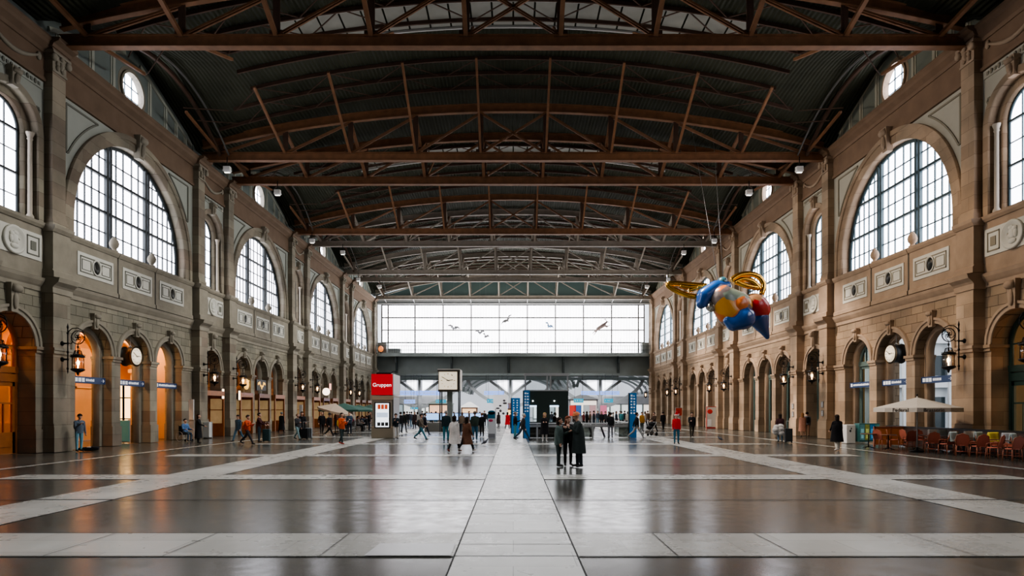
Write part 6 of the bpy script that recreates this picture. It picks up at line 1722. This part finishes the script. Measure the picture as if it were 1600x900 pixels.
# ------------------------------------------------------------------ pavement cafe on the far left, green parasols
for j, (px, ft, py, wd) in enumerate(((538, 674, 636, 5.2), (560, 668, 637.5, 4.6), (579, 665, 636.5, 4.6), (524, 678, 637, 3.2))):
    x, y = at(px, ft); zt = CH + (640 - py) * y / 1000 + .35
    t = thing('green_parasol', ['dark green parasol in the middle of the far left cafe', 'dark green parasol behind the middle one', 'dark green parasol half hidden by the beige kiosk', 'tilted cream-edged parasol nearest at the far left cafe'][j], 'parasol', (x, y, 0))
    mb = MB(); mb.tube([(0, 0, 0), (0, 0, zt)], .03, 8); mb.lathe([(0, 0), (.3, 0), (.3, .06)], (0, 0, 0), 12); mb.build('pole', IRON, t)
    mb = MB(); r_ = wd * .45; ax = mb.P(0, 0, zt); n = 8
    tl = .25 if j == 3 else 0
    ed = [mb.P(r_ * math.cos(2 * PI * k / n), r_ * math.sin(2 * PI * k / n), zt - .6 - tl * r_ * math.cos(2 * PI * k / n)) for k in range(n)]
    lo = [mb.P(r_ * math.cos(2 * PI * k / n), r_ * math.sin(2 * PI * k / n), zt - .75 - tl * r_ * math.cos(2 * PI * k / n)) for k in range(n)]
    for k in range(n): mb.F([ax, ed[k], ed[(k + 1) % n]]); mb.F([ed[k], lo[k], lo[(k + 1) % n], ed[(k + 1) % n]])
    mb.build('canopy', mat('dark green canvas', (.015, .07, .05), .8) if j < 3 else mat('beige canvas', (.35, .27, .2), .8), t)
random.seed(5)
c0 = None
for k, (px, ft) in enumerate([(545, 671), (550, 673), (556, 670), (561, 672), (566, 669), (571, 671), (576, 669), (553, 668), (568, 667), (541, 668), (548, 675)]):
    x, y = at(px, ft)
    if c0 is None:
        c0 = thing('wicker_chair', 'grey wicker chair under the far left parasols', 'chair', (x, y, 0), 0, 'grey chairs of the far left cafe')
        mb = MB(); mb.box(-.24, .24, -.22, .24, .42, .47); mb.build('seat', mat('grey wicker', (.2, .2, .2), .7), c0)
        mb = MB(); mb.tube([(-.22, .22, .45), (-.24, .3, .85), (0, .32, .95), (.24, .3, .85), (.22, .22, .45)], .03, 6); mb.box(-.2, .2, .26, .29, .5, .9); mb.build('backrest', mat('grey wicker', (.2, .2, .2), .7), c0)
        for a in (-1, 1):
            for b in (-1, 1): mb = MB(); mb.tube([(a * .22, b * .2, 0), (a * .22, b * .2, .45)], .016, 6); mb.build('leg', LIGHTST, c0)
        c = c0
    else:
        c = copy_tree(c0); c.location = (x, y, 0)
    c.rotation_euler = (0, 0, random.uniform(0, 6))
for k, (px, ft, c, lb) in enumerate(((541, 676, BLK, 'person in black seated at the near edge of the far left cafe'), (550, 671, (.1, .02, .03), 'person in maroon seated under the green parasols'), (559, 674, (.35, .33, .32), 'person in pale grey seated at the far left cafe'), (566, 671, NAVY, 'person in navy seated under the green parasols'), (573, 672, BLK, 'person in black seated nearest to the kiosk'))):
    person(px, ft, 1.7, 60 * k, lb, 'sit', ('rest', 'rest'), top=c, leg=BLK)
for k, (px, ft, c, lb) in enumerate(((546, 679, (.05, .08, .12), 'person in a dark blue top standing behind the orange jacket'), (577, 673, BLK, 'person in black standing left of the kiosk'), (526, 672, (.12, .05, .03), 'person in brown under the tilted parasol'))):
    person(px, ft, 1.74, 100 * k, lb, 'stand', ('hang', 'fold'), top=c, leg=NAVY, coat='jacket')
# banner stands by the left wall
for j, (px, ft, z1, c, lb) in enumerate(((299, 688, 1.9, (.7, .7, .68), 'narrow white notice stand on the left pier behind the wheelchair'), (470, 672, 1.7, (.65, .66, .66), 'narrow white notice on the pier past the wooden doors'), (194, 692, 1.3, (.08, .3, .36), 'teal notice board inside the middle left arch'), (320, 686, 1.1, (.5, .52, .52), 'white box bin at the foot of the left pier'))):
    x, y = at(px, ft); 
    if j in (0, 3): x = -20.78; y = x * 1000 / (px - 802)
    if j == 1: x = -20.8; y = x * 1000 / (px - 802)
    t = thing('notice_stand', lb, 'notice', (x, y, 0))
    z0 = 1.3 if j < 2 else .08
    mb = MB(); hw = .14 if j < 2 else .3; mb.box(-hw, hw, -.03, .03 if j < 3 else .35, z0, z1 + (.7 if j < 2 else 0)); mb.build('panel', mat('notice panel %d' % j, c, .5), t)
    mb = MB(); mb.box(-hw - .03, hw + .03, .03 if j < 3 else .35, .06 if j < 3 else .4, 0, z1 + (.72 if j < 2 else .03)); mb.build('frame', LIGHTST, t)
# bag on the floor
t = thing('floor_bag', 'black open bag lying on the floor by the leaning person', 'bag', ((138 - 802) * .0302, 30.2, 0), .1)
mb = MB(); mb.ell((0, 0, .09), (.5, .22, .1), 14, 8); mb.ell((.25, 0, .14), (.25, .18, .09), 10, 6); mb.build('case', cmat(BLK), t)
mb = MB(); mb.ell((.1, -.12, .18), (.12, .08, .03), 10, 5); mb.build('pale_paper', cmat((.5, .5, .48)), t)
# pigeons
for j, (px, ft) in enumerate(((757.5, 695.5), (1125.5, 689.5))):
    x, y = at(px, ft); t = thing('pigeon', ['dark pigeon standing left of the central strip near the brown coat', 'dark pigeon standing on the right half of the floor'][j], 'bird', (x, y, 0), .4 + 2 * j)
    pm = mat('pigeon grey', (.06, .065, .08), .6)
    mb = MB(); R_ = Matrix.Rotation(-.45, 3, 'Y'); mb.ell((0, 0, .17), (.15, .075, .08), 12, 8, R_); mb.tube([(.1, 0, .22), (.14, 0, .3)], [.045, .032], 8); mb.ell((.15, 0, .32), (.036, .03, .033), 10, 7)
    mb.tube([(.18, 0, .32), (.205, 0, .31)], [.01, .002], 6); mb.tube([(-.1, 0, .12), (-.24, 0, .05)], [.04, .02], 8); mb.build('body', pm, t)
    for s in (-1, 1):
        mb = MB(); mb.tube([(0, s * .03, .1), (0, s * .03, .01), (.04, s * .03, .005)], .006, 5); mb.build('leg', mat('pink leg', (.4, .12, .1), .6), t)
# orange buoy-like lamp at the left end of the gallery
t = thing('orange_lamp', 'small orange round object at the left end of the gallery', 'lamp', (-20.3, 98.1, 11.25))
mb = MB(); mb.ell((0, 0, 0), (.4, .4, .45), 14, 10); mb.build('globe', mat('orange globe', (.7, .2, .05), .4, emis=(1, .3, .08), estr=.5), t)
mb = MB(); mb.tube([(0, 0, -.75), (0, 0, -.4)], .05, 6); mb.build('stem', IRON, t)

t = thing('side_railing', 'railing running back along the right side of the stairwell', 'railing', (8.5, 44.8, 0))
mb = MB(); mb.tube([(0, 0, .98), (0, 9, .98)], .05, 8); mb.build('handrail', LIGHTST, t)
for k in range(5):
    mb = MB(); mb.box(-.04, .04, k * 2.2, k * 2.2 + .08, 0, .98); mb.build('post', LIGHTST, t)
mb = MB(); mb.box(-.01, .01, 0, 9, .08, .85); mb.build('glass_infill', GLASSD, t)
# ------------------------------------------------------------------ light, world, camera
w = bpy.data.worlds.new('sky'); scene.world = w; w.use_nodes = True
bg = w.node_tree.nodes['Background']; bg.inputs[0].default_value = (.86, .91, 1, 1); bg.inputs[1].default_value = 1.3
def area(name, loc, rot, size, sy, power, color, spread=PI):
    d = bpy.data.lights.new(name, 'AREA'); d.shape = 'RECTANGLE'; d.size = size; d.size_y = sy; d.energy = power; d.color = color; d.spread = spread
    o = bpy.data.objects.new(name, d); col.objects.link(o); o.location = loc; o.rotation_euler = rot; return o
def point(name, loc, power, color, r=.15):
    d = bpy.data.lights.new(name, 'POINT'); d.energy = power; d.color = color; d.shadow_soft_size = r
    o = bpy.data.objects.new(name, d); col.objects.link(o); o.location = loc; return o
def spot(name, loc, target, power, color, ang=60, r=.3, blend=.6):
    d = bpy.data.lights.new(name, 'SPOT'); d.energy = power; d.color = color; d.spot_size = math.radians(ang); d.shadow_soft_size = r; d.spot_blend = blend
    o = bpy.data.objects.new(name, d); col.objects.link(o); o.location = loc
    o.rotation_euler = (Vector(target) - Vector(loc)).to_track_quat('-Z', 'Y').to_euler(); return o
WARM = (1, .62, .32)
for y in (28, 33, 37, 41): point('corridor lamp', (-24, y, 6.0), 260, WARM, .3)
for y in (46, 55, 64.5, 73, 82, 92): point('shop lamp left', (-25.5, y, 5.8), 260, WARM, .4)
for y in (46, 55, 73, 92): point('shop lamp right', (25.5, y, 5.8), 110, (.9, 1, .9), .4)
point('amber hall lamp right', (25.5, 27, 5), 110, (1, .5, .18), .4)
for y in (36, 54, 72, 88):
    for s in (-1, 1): spot('both walls fill', (s * -6, y, 18.2), (s * 21.4, y, 8.), 4200 if s > 0 else 3400, (1, .87, .70) if s > 0 else (1, .96, .88), 95, .5, 1.)  # added fill spots that brighten both side walls
for y in (45.5, 56, 64, 74): spot('right wall fill', (10, y, 18.4), (21.4, y - 3, 2.5), 11000, (1, .82, .68), 42, .4)  # added spots lightening the lower right piers
spot('right wall fill', (9, 33, 18.4), (21.2, 33, 3.), 2600, (1, .75, .52), 70, .4)  # added fill for the nearest right arches
for y in (105, 125, 150): area('concourse lamp', (0, y, 6.2), (0, 0, 0), 40, 10, 2200, (.95, .97, 1))
cam = bpy.data.cameras.new('camera'); co = bpy.data.objects.new('camera', cam); col.objects.link(co)
co.location = (0, 0, CH); co.rotation_euler = (PI / 2, 0, 0)
cam.sensor_width = 36; cam.lens = 22.5; cam.shift_x = -2 / 1600; cam.shift_y = 190 / 1600; cam.clip_end = 400
scene.camera = co
scene.view_settings.view_transform = 'AgX'
scene.view_settings.look = 'AgX - Medium High Contrast'
scene.view_settings.exposure = 0.6
scene.cycles.max_bounces = 6; scene.cycles.diffuse_bounces = 4; scene.cycles.glossy_bounces = 3; scene.cycles.transparent_max_bounces = 8
scene.cycles.sample_clamp_indirect = 6

for y in (30, 46, 62): spot('left wall fill', (-9, y, 18.2), (-21.3, y + 1, 3.), 2600, (1, .97, .9), 62, .4)  # added spots that lift the lower left wall
spot('cafe fill', (6, 26, 18.2), (19.5, 31, 0), 2600, (1, .86, .7), 40, .4)  # added spot that brightens the cafe from across the hall
area('far roof fill', (0, 93, 11), (PI, 0, 0), 30, 8, 1800, (1, .96, .92))  # added upward light to brighten the far roof and trusses

for y in (12, 28, 44, 60, 76, 92):
    for x in (-8, 8): spot('floor fill', (x, y, 18.3), (x * .9, y - 1, 0), 3600 if y < 50 else 5200, (.98, .98, 1), 120, .5, 1.)  # added downward spots to brighten the paving, apart from the modelled fixtures
